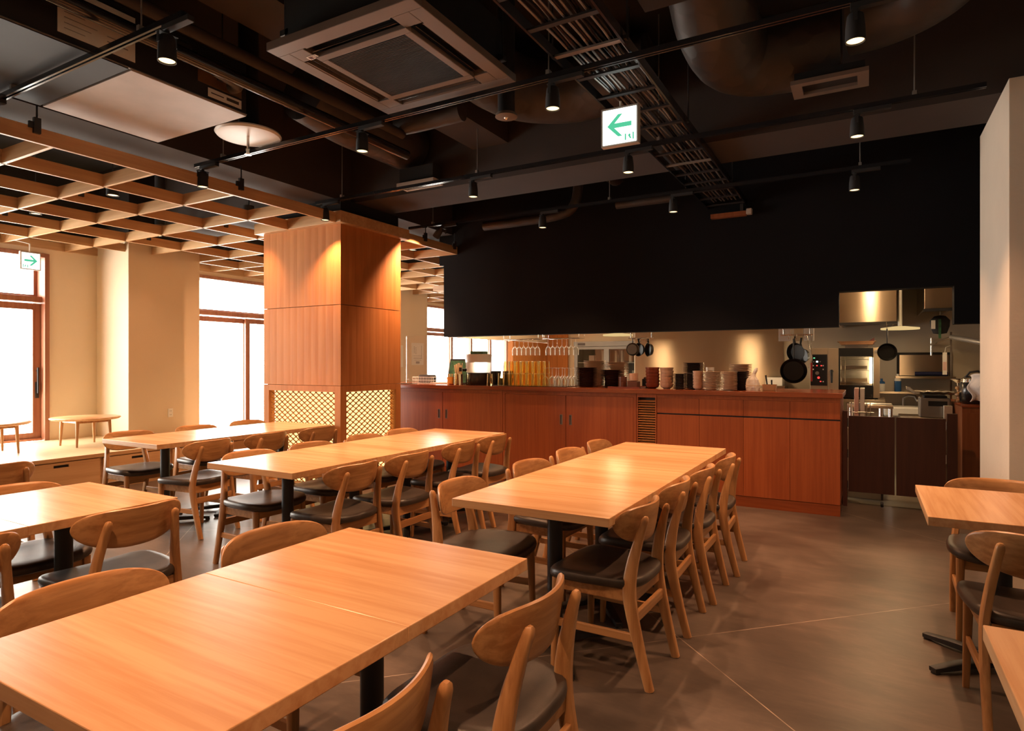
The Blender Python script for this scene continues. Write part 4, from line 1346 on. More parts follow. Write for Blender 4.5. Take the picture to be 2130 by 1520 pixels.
MB().tube([(-0.287, -0.006, 0.305), (-0.287, -0.020, 0.305)], 0.021, 20).build('dial', 'grey', cp, smooth=True)
MB().tube([(-0.272, -0.0055, 0.25), (-0.272, -0.0075, 0.25)], 0.014, 16).build('start_lamp', 'led_red', cp)
dd = MB()
dd.box(-0.168, -0.058, -0.012, 0.02, 0.022, 0.603)
dp_ = dd.build('door', 'oven_sheet', ov, bevel=0.003)
MB().box(-0.057, 0.298, -0.012, 0.0, 0.505, 0.603).box(-0.057, 0.298, -0.012, 0.0, 0.022, 0.165).box(-0.057, -0.042, -0.012, 0.0, 0.165, 0.505).box(0.288, 0.298, -0.012, 0.0, 0.165, 0.505).build('door_glass_border', 'oven_black', dp_)
MB().box(-0.042, 0.288, -0.008, -0.004, 0.165, 0.505).build('door_window', 'oven_glass', dp_)
MB().tube([(-0.13, -0.012, 0.33), (-0.13, -0.045, 0.33), (-0.13, -0.048, 0.31), (-0.13, -0.04, 0.19)], [0.018, 0.020, 0.015, 0.012], 14).build('handle', 'black', dp_, smooth=True)
cvt = MB()
cvt.box(-0.049, 0.299, 0.41, 0.419, 0.162, 0.508).box(-0.049, 0.299, 0.032, 0.41, 0.1605, 0.166).box(-0.049, 0.299, 0.032, 0.41, 0.504, 0.5095)
cvt.build('cavity', 'oven_in', ov)
MB().box(0.262, 0.290, 0.033, 0.045, 0.19, 0.49).build('oven_lamp', 'oven_light', ov)
for z in (0.35, 0.20):
    MB().box(-0.03, 0.245, 0.13, 0.36, z, z + 0.045).build('pan', 'steel', ov, bevel=0.004)
rk = MB()
for z in (0.19, 0.34, 0.47):
    rk.rod((-0.045, 0.044, z), (0.265, 0.044, z), 0.003, 6)
rk.rod((-0.035, 0.044, 0.168), (-0.035, 0.044, 0.50), 0.003, 6).rod((0.01, 0.040, 0.168), (0.01, 0.040, 0.50), 0.003, 6)
rk.build('rack', 'chrome', ov)
MB().tube([(0.33, -0.001, 0.56), (0.33, -0.005, 0.56)], 0.018, 18).build('round_badge', 'grey', ov)
for sx in (-0.33, 0.33):
    for y in (0.06, 0.60):
        MB().lathe([(0.0, 0.0), (0.02, 0.0), (0.016, 0.02), (0.0, 0.02)], (sx, y, 0), 12).build('foot', 'iron', ov)
tb = thing('steel_stand', 'stainless steel stand beneath the oven', 'stand', (-0.237, 8.74, 0))
MB().box(-0.42, 0.42, -0.36, 0.34, 0.895, 0.93).build('top', 'steel', tb, bevel=0.003)
MB().box(-0.40, 0.40, -0.34, 0.32, 0.30, 0.33).build('lower_shelf', 'steel', tb)
for sx in (-0.38, 0.38):
    for sy in (-0.32, 0.30):
        MB().rod((sx, sy, 0.004), (sx, sy, 0.896), 0.019, 12).build('leg', 'chrome', tb, smooth=True)
tr = thing('roasting_tray', 'shallow steel tray with angled rim lying on the oven', 'tray', (-0.11, 8.66, 1.576))
MB().prism([(-0.168, 0.0), (0.168, 0.0), (0.185, 0.034), (0.205, 0.036), (0.205, 0.040), (-0.205, 0.040), (-0.205, 0.036), (-0.185, 0.034)], 'y', -0.22, 0.22).build('tray_body', 'copper', tr)
MB().box(-0.12, 0.12, -0.15, 0.15, -0.0405, 0.0).build('base_block', 'grey', tr)
tag(MB().prism([(-0.03, 1.584), (0.075, 1.584), (0.075, 1.66)], 'y', 8.56, 8.76).build('folded_sheet', 'screen_red'), 'dark red folded sheet sticking up from the steel tray', 'sheet')

# prep table, boards and dish rack between gate and oven
pt_ = thing('prep_table', 'steel prep table edge behind the swing gates', 'table', (0.0, 7.75, 0))
MB().box(-0.17, 0.235, -0.25, 0.25, 0.885, 0.915).build('top', 'steel', pt_, bevel=0.003)
MB().box(-0.16, 0.225, -0.24, 0.24, 0.70, 0.715).build('shelf', 'steel', pt_)
for sx in (-0.15, 0.215):
    for sy in (-0.23, 0.23):
        MB().rod((sx, sy, 0.004), (sx, sy, 0.886), 0.014, 10).build('leg', 'chrome', pt_, smooth=True)
for i, (x, col) in enumerate(((-0.093, 'pink'), (-0.041, 'white'))):
    tag(MB().box(x - 0.020, x + 0.020, 7.22, 7.47, 0.72, 1.10).build('cutting_board', col, bevel=0.004), ('pinkish' if i == 0 else 'white') + ' cutting board standing on edge in the dish rack', 'board', 'cutting boards')
dr = thing('board_rack', 'wire rack holding the upright cutting boards', 'rack', (-0.10, 7.35, 0.70))
m = MB()
for k in range(7):
    x = -0.075 + k * 0.032 + (0.012 if k > 1 else 0)
    if abs(x - 0.007) < 0.02 or abs(x - 0.055) < 0.02:
        continue
    m.tube([(x, -0.13, 0.0), (x, -0.13, 0.24), (x, 0.13, 0.24), (x, 0.13, 0.0)], 0.004, 8)
m.rod((-0.08, -0.13, 0.008), (0.16, -0.13, 0.008), 0.005, 8).rod((-0.08, 0.13, 0.008), (0.16, 0.13, 0.008), 0.005, 8)
m.rod((-0.08, -0.134, 0.16), (0.16, -0.134, 0.16), 0.004, 8)
m.build('wires', 'chrome', dr, smooth=True)
tag(MB().box(-0.19, 0.14, 7.16, 7.49, 0.0, 0.698).build('under_counter_fridge', 'steel', bevel=0.004), 'low steel unit under the cutting boards', 'cabinet')

# range hoods, wall hatch, hanging pans
for x0, x1, z0, lab in ((-0.284, 0.287, 1.823, 'large stainless hood with a bright vertical glare'), (0.548, 0.815, 1.951, 'small stainless hood at the right of the kitchen')):
    h = thing('extractor_hood', lab, 'hood', ((x0 + x1) / 2, 8.20, z0))
    w = (x1 - x0) / 2
    MB().box(-w, w, 0.0, 0.02, 0, 2.35 - z0).box(-w, -w + 0.02, 0.02, 1.19, 0, 2.35 - z0).box(w - 0.02, w, 0.02, 1.19, 0, 2.35 - z0).build('canopy', 'steel', h, bevel=0.002)
    MB().box(-w - 0.01, w + 0.01, -0.02, 0.02, -0.03, 0.0).build('drip_rim', 'iron', h)
def disc_lamp(x, y, z, r, lab, pw):
    d = thing('disc_lamp', lab, 'lamp', (x, y, z))
    MB().lathe([(0.0, 0.012), (r * 0.9, 0.006), (r, 0.0), (r, 0.018), (r * 0.3, 0.035), (0.0, 0.036)], n=40).build('shade', 'disc_lamp', d, smooth=True)
    MB().rod((0, 0, 0.034), (0, 0, 2.35 - z), 0.022, 14).build('stem', 'white', d, smooth=True)
    l = bpy.data.lights.new('lamp_light', 'AREA')
    l.shape = 'DISK'
    l.size = r * 1.6
    l.energy = pw
    l.color = (1.0, 0.66, 0.34)
    lo = bpy.data.objects.new('lamp_light', l)
    COL.objects.link(lo)
    lo.parent = d
    lo.location = (0, 0, -0.01)
disc_lamp(0.324, 8.30, 1.735, 0.19, 'round yellow disc lamp beside the large hood', 7)
disc_lamp(-3.02, 8.30, 1.737, 0.205, 'round bright disc lamp above the beige plates', 13)
disc_lamp(-1.6, 8.4, 1.80, 0.20, 'round disc lamp over the kitchen hidden by the black wall', 13)
def flush_lamp(x, y, lab, pw):
    d = thing('ceiling_lamp', lab, 'lamp', (x, y, 2.349))
    MB().lathe([(0.0, -0.035), (0.13, -0.035), (0.15, -0.02), (0.15, 0.0), (0.0, 0.0)], n=32).build('cover', 'small_lens', d, smooth=True)
    l = bpy.data.lights.new('lamp_light', 'AREA')
    l.shape = 'DISK'
    l.size = 0.28
    l.energy = pw
    l.color = (1.0, 0.66, 0.36)
    lo = bpy.data.objects.new('lamp_light', l)
    COL.objects.link(lo)
    lo.parent = d
    lo.location = (0, 0, -0.04)
flush_lamp(-4.35, 7.9, 'flush kitchen ceiling lamp above the hanging glasses', 40)
flush_lamp(-4.2, 9.3, 'flush kitchen ceiling lamp in front of the showcase fridge', 9)
ll = thing('linear_lamp', 'slim bright linear lamp behind the black wall at the glasses', 'lamp', (-4.45, 7.25, 1.72))
MB().box(-0.42, 0.42, -0.025, 0.025, 0.0, 0.02).build('tube', 'disc_lamp', ll)
MB().box(-0.43, 0.43, -0.03, 0.03, 0.0205, 0.035).build('rail', 'white', ll)
for sx in (-0.36, 0.36):
    MB().rod((sx, 0, 0.03), (sx, 0, 2.35 - 1.72), 0.006, 8).build('drop_rod', 'white', ll)
l = bpy.data.lights.new('lamp_light', 'AREA'); l.shape = 'RECTANGLE'; l.size = 0.8; l.size_y = 0.04; l.energy = 14; l.color = (1.0, 0.72, 0.42)
lo = bpy.data.objects.new('lamp_light', l); COL.objects.link(lo); lo.parent = ll; lo.location = (0, 0, -0.004)
hl = thing('hood_lamp', 'bright lamp under the black wall lighting the large hood', 'lamp', (0.035, 7.55, 2.345))
MB().rod((-0.06, 0, -0.03), (0.06, 0, -0.03), 0.022, 14).build('lamp_tube', 'tube', hl, smooth=True)
MB().box(-0.09, 0.09, -0.03, 0.03, -0.01, 0.0).build('lamp_base', 'white', hl)
l = bpy.data.lights.new('lamp_light', 'POINT'); l.energy = 14; l.color = (1.0, 0.66, 0.34); l.shadow_soft_size = 0.05
lo = bpy.data.objects.new('lamp_light', l); COL.objects.link(lo); lo.parent = hl; lo.location = (0, 0, -0.08)

sp_ = thing('steel_splashback', 'brushed steel wall cladding behind the plates', 'cladding', (-2.0, 9.39, 0))
MB().box(-1.0, 0.99, -0.012, 0.005, 0.85, 2.349).build('sheet', 'steel', sp_)
MB().box(-1.13, -1.0, -0.012, 0.005, 0.0, 2.349).build('end_strip', 'steel', sp_)
tag(MB().box(-1.88, -0.95, 9.0, 9.37, 0.0, 1.05).build('back_counter', 'steel', bevel=0.004), 'steel back counter along the kitchen wall', 'counter')
tag(MB().box(-1.2, -0.99, 9.1, 9.35, 1.051, 1.16).build('pale_carton', 'white', bevel=0.003), 'pale carton on the back counter behind the copper box', 'carton')
tag(MB().box(-0.95, -0.62, 9.1, 9.37, 0.0, 1.0).build('gas_range', 'steel', bevel=0.004), 'low steel range left of the oven', 'range')
hp = thing('wall_hatch', 'dark framed serving hatch in the kitchen back wall', 'hatch', (0.61, 9.385, 1.2))
MB().box(-0.28, 0.30, -0.012, 0.012, 0.26, 0.29).box(-0.28, -0.25, -0.012, 0.012, -0.01, 0.26).box(0.27, 0.30, -0.012, 0.012, -0.01, 0.26).build('hatch_frame', 'oven_black', hp)
MB().box(-0.25, 0.27, -0.006, 0.012, 0.0, 0.26).build('backing', 'steel', hp)
MB().box(-0.30, 0.32, -0.22, 0.012, -0.035, -0.008).build('ledge', 'steel', hp, bevel=0.003)
tag(MB().tube([(0.52, 9.27, 1.222), (0.72, 9.27, 1.224), (0.86, 9.275, 1.222)], 0.029, 14, sq=(0.9, 1.2)).build('rolled_cloth', 'navy', smooth=True), 'rolled navy cloth on the hatch ledge', 'cloth')
sink = thing('hand_sink', 'pale hand basin with a dark curved tap at the kitchen back wall', 'sink', (0.42, 9.18, 0.82))
MB().box(-0.24, 0.24, -0.20, 0.19, -0.12, 0.0).build('basin', 'white', sink, bevel=0.02)
MB().tube([(-0.02, 0.12, 0.0), (-0.02, 0.12, 0.09), (0.03, 0.10, 0.13), (0.10, 0.06, 0.12), (0.13, 0.03, 0.06)], 0.017, 12).build('tap', 'grey', sink, smooth=True)
def bottle(x, y, z, lab, low, high, h):
    b = thing('soap_bottle', lab, 'bottle', (x, y, z))
    MB().lathe([(0.0, 0.0), (0.036, 0.0), (0.038, 0.01), (0.038, h * 0.6), (0.0, h * 0.6)], n=20).build('liquid', low, b, smooth=True)
    MB().lathe([(0.038, h * 0.6), (0.036, h * 0.75), (0.014, h * 0.82), (0.014, h), (0.0, h)], n=20).build('neck', high, b, smooth=True)
bottle(0.16, 9.2, 1.0, 'pale bottle with a blue cap band at the back wall', 'white', 'blue', 0.16)
bottle(0.335, 9.2, 1.0, 'blue soap bottle with a pump top', 'blue', 'white', 0.22)
tag(MB().box(0.05, 0.80, 9.12, 9.38, 0.975, 0.999).build('wall_ledge', 'steel', bevel=0.002), 'thin steel ledge carrying the bottles', 'shelf')

def pan_thing(x, y, z, r, lab, tilt, mat, yaw=0.0, handle=0.20, bar=(7.38, 1.652)):
    p_ = thing('frying_pan', lab, 'pan', (x, y, z), yaw)
    # disc facing the room, handle up
    prof = [(0.0, 0.0), (r * 0.78, 0.0), (r * 0.97, 0.04), (r, 0.045), (r * 0.97, 0.046), (r * 0.76, 0.004), (0.0, 0.0035)]
    b = MB().lathe(prof, n=40)
    b.v = [(vx, -vz, vy) for vx, vy, vz in b.v]
    b.build('pan_body', mat, p_, smooth=True, rot=(tilt, 0, 0))
    dy = bar[0] - y
    hx, hy = dy * math.sin(yaw), dy * math.cos(yaw)
    top = (0, -0.03, r + handle)
    MB().tube([(0, -0.032, r + handle - 0.012), (0, -0.045, r + handle - 0.004), top, (hx * 0.5, (hy - 0.03) * 0.5, (r + handle + bar[1] - z) * 0.5), (hx, hy - 0.004, bar[1] - z), (hx, hy, bar[1] - z + 0.016)], 0.003, 8).build('hook', 'chrome', p_, smooth=True)
    MB().tube([(0, -0.035, r * 0.95), (0, -0.05, r + 0.05), (0, -0.03, r + handle)], [0.010, 0.011, 0.012], 10, sq=(0.6, 1.2)).build('handle', 'black', p_, smooth=True, rot=(tilt, 0, 0))
    return p_
pan_thing(-0.686, 7.30, 1.272, 0.133, 'large black frying pan hanging at the counter end', 0.0, 'pan', 0.15, 0.21)
pan_thing(-0.655, 7.44, 1.475, 0.105, 'dark iron pan hanging behind the large frying pan', 0.1, 'pan', -0.5, 0.06)
pan_thing(-0.59, 7.53, 1.44, 0.085, 'small dark pan hanging nearest the oven', 0.1, 'pan', -0.7, 0.11)
pan_thing(-2.475, 7.30, 1.522, 0.079, 'small grey pan hanging left of the steel wall', 0.0, 'grey', 0.5, 0.045, (7.42, 1.652))
pan_thing(-2.40, 7.42, 1.52, 0.083, 'black pan hanging behind the small grey pan', 0.0, 'pan', -0.5, 0.04, (7.42, 1.652))
pan_thing(-2.30, 7.50, 1.52, 0.085, 'dark pan partly hidden at the steel wall edge', 0.0, 'pan', -0.8, 0.04, (7.42, 1.652))
pan_thing(0.19, 8.14, 1.478, 0.098, 'round dark saucepan hanging right of the oven', 0.0, 'pan', 0.1, 0.16, (8.165, 1.80))
for x, y, lab in ((-0.66, 7.38, 'steel hook rail holding the black pans'), (-2.40, 7.42, 'steel hook rail holding the pans by the showcase')):
    r = thing('pan_rail', lab, 'rail', (x, y, 1.66))
    MB().rod((-0.16, 0, 0.0), (0.16, 0, 0.0), 0.008, 10).build('bar', 'chrome', r, smooth=True)
    for sx in (-0.13, 0.13):
        MB().rod((sx, 0, 0.0), (sx, 0, 2.35 - 1.66), 0.007, 10).build('drop_rod', 'chrome', r, smooth=True)
    for k in range(3):
        MB().tube([(-0.08 + k * 0.08, 0, 0.012), (-0.08 + k * 0.08, -0.012, 0.0), (-0.08 + k * 0.08, -0.006, -0.03), (-0.08 + k * 0.08, -0.03, -0.045), (-0.08 + k * 0.08, -0.045, -0.02)], 0.0035, 8).build('hook', 'chrome', r)
for i, (x, w_) in enumerate(((-0.80, 0.06), (-0.66, 0.045), (-0.555, 0.05))):
    tag(MB().box(x - w_, x + w_, 7.56, 7.60, 1.60, 1.68 + 0.67).build('ticket_box', 'paper' if i != 1 else 'kraft', bevel=0.003), ('pale box hanging left above the black pans', 'yellowish box hanging between the pale ones', 'pale box hanging right above the black pans')[i], 'box')
ut = thing('spatula', 'red handled tool hanging beside the large pan', 'utensil', (-0.515, 7.37, 1.16))
MB().box(-0.008, 0.008, -0.008, 0.008, 0.0, 0.20).build('grip', 'red', ut, bevel=0.004)
MB().rod((0, 0, 0.20), (0, 0.008, 0.503), 0.004, 8).build('shaft', 'chrome', ut)
tg = thing('kitchen_tongs', 'steel tongs hanging beside the large black pan', 'tongs', (-0.53, 7.40, 1.30))
MB().beam([(0.0, 0, 0.20), (0.006, 0, 0.10), (-0.012, 0, 0.0)], [(0.012, 0.004)] * 3).beam([(0.004, 0.02, 0.20), (0.016, 0.02, 0.10), (0.0, 0.02, 0.0)], [(0.012, 0.004)] * 3).build('arms', 'chrome', tg)
MB().tube([(0.0, 0.01, 0.19), (-0.02, 0.0, 0.28), (-0.03, -0.02, 0.352), (-0.03, -0.02, 0.368)], 0.003, 8).build('hook', 'chrome', tg)

# showcase fridge
fg = thing('showcase_fridge', 'grey glass door showcase fridge behind the beige plates', 'fridge', (-3.86, 10.05, 0))
fw = 0.61
MB().box(-fw, fw, 0.36, 0.50, 0.0, 1.73).box(-fw, -fw + 0.04, 0.03, 0.36, 0.0, 1.73).box(fw - 0.04, fw, 0.03, 0.36, 0.0, 1.73).box(-fw + 0.04, fw - 0.04, 0.03, 0.36, 0.0, 0.30).box(-fw, fw, 0.0, 0.36, 1.645, 1.73).build('cabinet_shell', 'fridge_grey', fg, bevel=0.003)
MB().box(-fw + 0.08, -fw + 0.22, -0.004, 0.0, 1.665, 1.705).build('name_plate', 'ink', fg)
for k, (a, b) in enumerate(((-fw + 0.03, 0.0), (0.0, fw - 0.03))):
    f = MB()
    f.box(a, a + 0.045, 0.0, 0.028, 0.32, 1.64).box(b - 0.045, b, 0.0, 0.028, 0.32, 1.64).box(a + 0.045, b - 0.045, 0.0, 0.028, 1.595, 1.64).box(a + 0.045, b - 0.045, 0.0, 0.028, 0.32, 0.37)
    dr_ = f.build('door', 'fridge_grey', fg)
    MB().box(a + 0.04, b - 0.04, 0.012, 0.016, 0.36, 1.60).build('door_glass', 'fridge_glass', dr_)
for z in (0.75, 1.06, 1.36):
    MB().box(-fw + 0.045, fw - 0.045, 0.04, 0.35, z, z + 0.012).build('shelf', 'white', fg)
for i, (x, z, c_, w_, h_) in enumerate(((-0.32, 1.373, 'pink', 0.10, 0.12), (-0.02 - 0.08, 1.373, 'paper', 0.09, 0.21), (-0.11, 1.373, 'green', 0.06, 0.07), (0.12, 1.373, 'white', 0.03, 0.2), (0.22, 1.373, 'white', 0.03, 0.2), (0.36, 1.373, 'paper', 0.05, 0.16), (0.30, 1.073, 'paper', 0.14, 0.10), (0.44, 1.073, 'white', 0.08, 0.16), (0.15, 1.073, 'white', 0.10, 0.09))):
    tag(MB().box(-3.86 + x - w_ / 2, -3.86 + x + w_ / 2, 10.05 + 0.12 + 0.03 * (i % 3), 10.05 + 0.20 + 0.03 * (i % 3), z, z + h_).build('food_carton', c_, bevel=0.004), ('pink carton', 'tall white lettered carton', 'green pack', 'first slim white bottle box', 'second slim white bottle box', 'pale carton', 'low pale tub', 'white upright tub', 'low white tub')[i] + ' inside the glass showcase fridge', 'carton')

# hose, arm and wall bits at the right of the kitchen
fp = thing('spray_hose_arm', 'slanting grey pipe arm from the back wall towards the pier', 'pipe', (0.80, 8.6, 1.55))
MB().tube([(0.03, 0.0, 0.10), (0.30, -0.62, 0.0), (0.45, -0.9, -0.05)], 0.028, 14).build('arm', 'grey', fp, smooth=True)
MB().tube([(0.03, 0, 0.10), (-0.06, 0.3, 0.06), (-0.10, 0.79, 0.04)], 0.014, 10).rod((-0.10, 0.78, -0.10), (-0.10, 0.78, 0.12), 0.012).build('bracket', 'chrome', fp, smooth=True)
cl = thing('cloth_bundle', 'dark bundle with a green strip hanging under the small hood', 'cloth', (0.735, 8.75, 1.80))
MB().lathe([(0.0, -0.11), (0.06, -0.10), (0.085, -0.02), (0.09, 0.05), (0.05, 0.10), (0.0, 0.11)], n=16, sx=1.1, sy=0.7).build('bundle', 'black', cl, smooth=True)
MB().box(-0.02, 0.005, -0.075, -0.062, -0.16, 0.06).build('strip', 'green', cl)
MB().box(-0.09, -0.05, -0.075, -0.055, -0.05, 0.05).build('label', 'paper', cl)
MB().rod((0, 0, 0.10), (0, 0, 0.148), 0.006).build('hook', 'chrome', cl)
tag(MB().box(0.845, 0.865, 8.9, 8.92, 0.0045, 1.72).build('steel_edge', 'chrome'), 'bright vertical steel edge right of the hatch', 'rail')
wc = thing('hanging_tag', 'narrow pink and white tag hanging at the steel edge', 'tag', (0.79, 8.85, 1.22))
MB().box(-0.022, 0.022, -0.003, 0.003, 0.0, 0.26).build('strip', 'paper', wc)
MB().box(-0.018, 0.018, -0.005, -0.003, 0.05, 0.15).build('print', 'pink', wc)
MB().tube([(0, 0, 0.258), (0.01, 0.01, 0.32), (0.062, 0.055, 0.34)], 0.003, 8).build('string', 'white', wc)

# ------------------------------------------------------------------ lighting tracks and spotlights
TZ = 2.95
def track(x0, x1, y, lab):
    t = thing('lighting_track', lab, 'track', ((x0 + x1) / 2, y, TZ))
    w = (x1 - x0) / 2
    MB().box(-w, w, -0.017, 0.017, 0.010, 0.026).build('channel', 'black_gloss', t)
    MB().box(-w, w, -0.017, -0.006, -0.002, 0.0105).box(-w, w, 0.006, 0.017, -0.002, 0.0105).build('slot_lips', 'black_gloss', t)
    n = max(2, int(2 * w / 1.35))
    for k in range(n):
        x = -w + 0.35 + k * (2 * w - 0.7) / (n - 1)
        h = MB()
        top = 3.9 - TZ
        gx = (x0 + x1) / 2 + x
        if 4.9 < y < 5.55 or gx < -4.77:
            top = 3.049 - TZ
        if y < 2 and -4.62 < gx < -3.58:
            top = 2.9965 - TZ
        if -3.22 < gx < -2.84:
            top = 3.359 - TZ
        if -2.72 < gx < -1.84 and 2.28 < y < 3.2:
            x += 0.6
        h.rod((x, 0, 0.045), (x, 0, top), 0.004, 8)
        h.box(x - 0.011, x + 0.011, -0.019, 0.019, 0.026, 0.050)
        h.build('hanger', 'grey', t)
    return t
track(-4.75, -2.74, 1.765, 'black lighting track nearest the camera at the upper left')
track(-3.6, 0.45, 0.37, 'black lighting track above and behind the camera')
track(-4.77, 0.45, 3.165, 'black lighting track passing under the ceiling air unit')
track(-4.82, 0.60, 4.50, 'black lighting track just ahead of the brown ceiling beam')
track(-4.75, 0.30, 5.88, 'farthest black lighting track before the black hanging wall')

def make_spot():
    s = thing('track_spotlight', '', 'lamp')
    MB().box(-0.02, 0.185, -0.017, 0.017, -0.028, -0.0025).build('adapter', 'black', s, bevel=0.002)
    yk = MB()
    yk.rod((0, 0, -0.028), (0, 0, -0.042), 0.012, 12)
    yk.box(-0.018, 0.018, -0.046, 0.046, -0.046, -0.042).box(-0.009, 0.009, 0.0425, 0.0455, -0.095, -0.043).box(-0.009, 0.009, -0.0455, -0.0425, -0.095, -0.043)
    yk.build('yoke', 'black', s)
    MB().lathe([(0.0, -0.052), (0.030, -0.052), (0.034, -0.058), (0.040, -0.110), (0.0415, -0.172), (0.0385, -0.172), (0.036, -0.160), (0.0, -0.160)], n=28).build('housing', 'black', s, smooth=True)
    MB().lathe([(0.0, -0.1655), (0.0355, -0.1655), (0.0355, -0.1645), (0.0, -0.1645)], n=24).build('lens', 'lens', s)
    l = bpy.data.lights.new('spot_light', 'SPOT')
    l.energy = SPOT_POWER
    l.color = LAMP
    l.spot_size = SPOT_ANGLE
    l.spot_blend = 0.6
    l.shadow_soft_size = 0.018
    lo = bpy.data.objects.new('spot_light', l)
    COL.objects.link(lo)
    lo.parent = s
    lo.location = (0, 0, -0.171)
    return s
SPOT = make_spot()
spots = [
    (-2.88, 1.765, 'hanging left of the ceiling air unit'),
    (-4.68, 3.165, 'left end of track under the air unit'), (-2.96, 3.165, 'second from left on track under the air unit'),
    (-1.535, 3.165, 'third from left on track under the air unit'), (-0.045, 3.165, 'rightmost on track under the air unit'),
    (-4.70, 4.50, 'lighting the front corner of the clad column'), (-2.94, 4.50, 'second from left on track ahead of the beam'),
    (-1.555, 4.50, 'just below the left pointing exit sign'), (-0.055, 4.50, 'rightmost on track ahead of the beam'),
    (-2.97, 5.88, 'left of three before the black hanging wall'), (-1.59, 5.88, 'middle of three before the black hanging wall'), (-0.09, 5.88, 'right of three before the black hanging wall'),
    (-4.25, 5.88, 'tilted towards the side of the clad column'),
    (-4.72, 1.765, 'far left end of the track nearest the camera'),
    (-2.96, 0.37, 'left one on the track above the camera'), (-1.55, 0.37, 'middle one on the track above the camera'), (-0.05, 0.37, 'right one on the track above the camera'),
]
for i, (x, y, w_) in enumerate(spots):
    lab = 'black track spotlight, ' + w_
    if i == 0:
        SPOT.location = (x, y, TZ)
        tag(SPOT, lab, 'lamp', 'track spotlights')
    else:
        copy_thing(SPOT, (x, y, TZ), 0, lab, 'track spotlights')

# downlights above the lattice
def make_down():
    s = thing('downlight', '', 'lamp')
    MB().lathe([(0.0, 0.0), (0.055, 0.0), (0.055, -0.10), (0.050, -0.10), (0.046, -0.088), (0.0, -0.088)], n=24).build('housing', 'black', s, smooth=True)
    MB().lathe([(0.0, -0.0935), (0.043, -0.0935), (0.043, -0.0925), (0.0, -0.0925)], n=24).build('lens', 'small_lens', s)
    MB().rod((0, 0, -0.01), (0, 0, 0.849), 0.006, 8).build('stem', 'black', s)
    l = bpy.data.lights.new('spot_light', 'SPOT')
    l.energy = SPOT_POWER * 0.8
    l.color = LAMP
    l.spot_size = math.radians(78)
    l.spot_blend = 0.8
    l.shadow_soft_size = 0.04
    lo = bpy.data.objects.new('spot_light', l)
    COL.objects.link(lo)
    lo.parent = s
    lo.location = (0, 0, -0.101)
    return s
DOWN = make_down()
dls = [(-6.25, 3.30, 'above the lattice, nearest its open edge'), (-7.74, 3.30, 'above the lattice near the left window'), (-7.74, 4.62, 'above the lattice beside the wall pillar'),
       (-5.80, 4.46, 'above the lattice left of the clad column'), (-7.74, 6.35, 'above the lattice just left of the column boards'), (-5.58, 6.98, 'above the lattice right of the clad column')]
for i, (x, y, w_) in enumerate(dls):
    z = 3.05
    lab = 'small lit downlight ' + w_
    if i == 0:
        DOWN.location = (x, y, z)
        tag(DOWN, lab, 'lamp', 'downlights above the lattice')
    else:
        copy_thing(DOWN, (x, y, z), 0, lab, 'downlights above the lattice')
em = thing('emergency_light', 'dark round emergency lamp hanging over the middle of the room', 'lamp', (-2.10, 3.62, 3.0))
MB().lathe([(0.0, 0.9), (0.058, 0.9), (0.058, 0.019), (0.0, 0.019)], n=32).build('housing', 'iron', em, smooth=True)
MB().lathe([(0.0, 0.0185), (0.070, 0.0185), (0.075, 0.0), (0.055, -0.006), (0.0, -0.006)], n=32).build('rim', 'ac', em, smooth=True)
MB().lathe([(0.0, -0.020), (0.014, -0.012), (0.016, -0.0065), (0.0, -0.0065)], n=16).build('bulb', 'chrome', em, smooth=True)
e2 = copy_thing(em, (-7.40, 4.45, 2.995), 0, 'dark round emergency lamp seen through the timber lattice')

# exit signs
def exit_sign(name, lab, loc, rz, size, flip, drop):
    s = thing(name, lab, 'sign', loc, rz)
    h = size / 2
    MB().box(-h - 0.012, h + 0.012, -0.022, 0.022, -0.010, size + 0.014).build('case', 'beige', s, bevel=0.002)
    MB().box(-h, h, -0.0255, -0.0225, 0.0, size).build('lit_face', 'sign', s)
    a = MB()
    k = -1 if flip else 1
    def P(pts):
        return [(k * x * size, z * size) for x, z in pts][::(1 if k > 0 else -1)]
    a.prism(P([(-0.36, 0.52), (-0.04, 0.84), (0.09, 0.84), (-0.15, 0.585), (0.36, 0.585), (0.36, 0.455), (-0.15, 0.455), (0.09, 0.20), (-0.04, 0.20)]), 'y', -0.0275, -0.0256)
    for x0, x1, z0, z1 in ((0.16, 0.20, 0.06, 0.24), (0.39, 0.43, 0.06, 0.26), (0.28, 0.33, 0.16, 0.22)):
        xa, xb = sorted((k * x0 * size, k * x1 * size))
        a.box(xa, xb, -0.0275, -0.0256, z0 * size, z1 * size)
    a.prism(P([(0.25, 0.20), (0.30, 0.20), (0.36, 0.10), (0.32, 0.08)]), 'y', -0.0275, -0.0256)
    a.build('arrow', 'sign_green', s)
    if drop:
        MB().rod((0, 0, size + 0.013), (0, 0, size + 0.013 + drop), 0.008, 10).build('hanging_rod', 'white', s, smooth=True)
    return s
exit_sign('exit_sign', 'white lit exit sign with a green arrow pointing left, hung under the cable tray', (-1.335, 3.72, 2.715), math.radians(2), 0.215, False, 0.04)
exit_sign('exit_sign', 'white lit exit sign with a green arrow pointing right by the left window', (-8.62, 3.615, 2.47), PI / 2, 0.185, True, 0.10)
sg = bpy.data.objects['exit_sign.001']
MB().rod((0, 0, 0.298), (-0.155, 0, 0.318), 0.006, 8).build('bracket', 'white', sg)

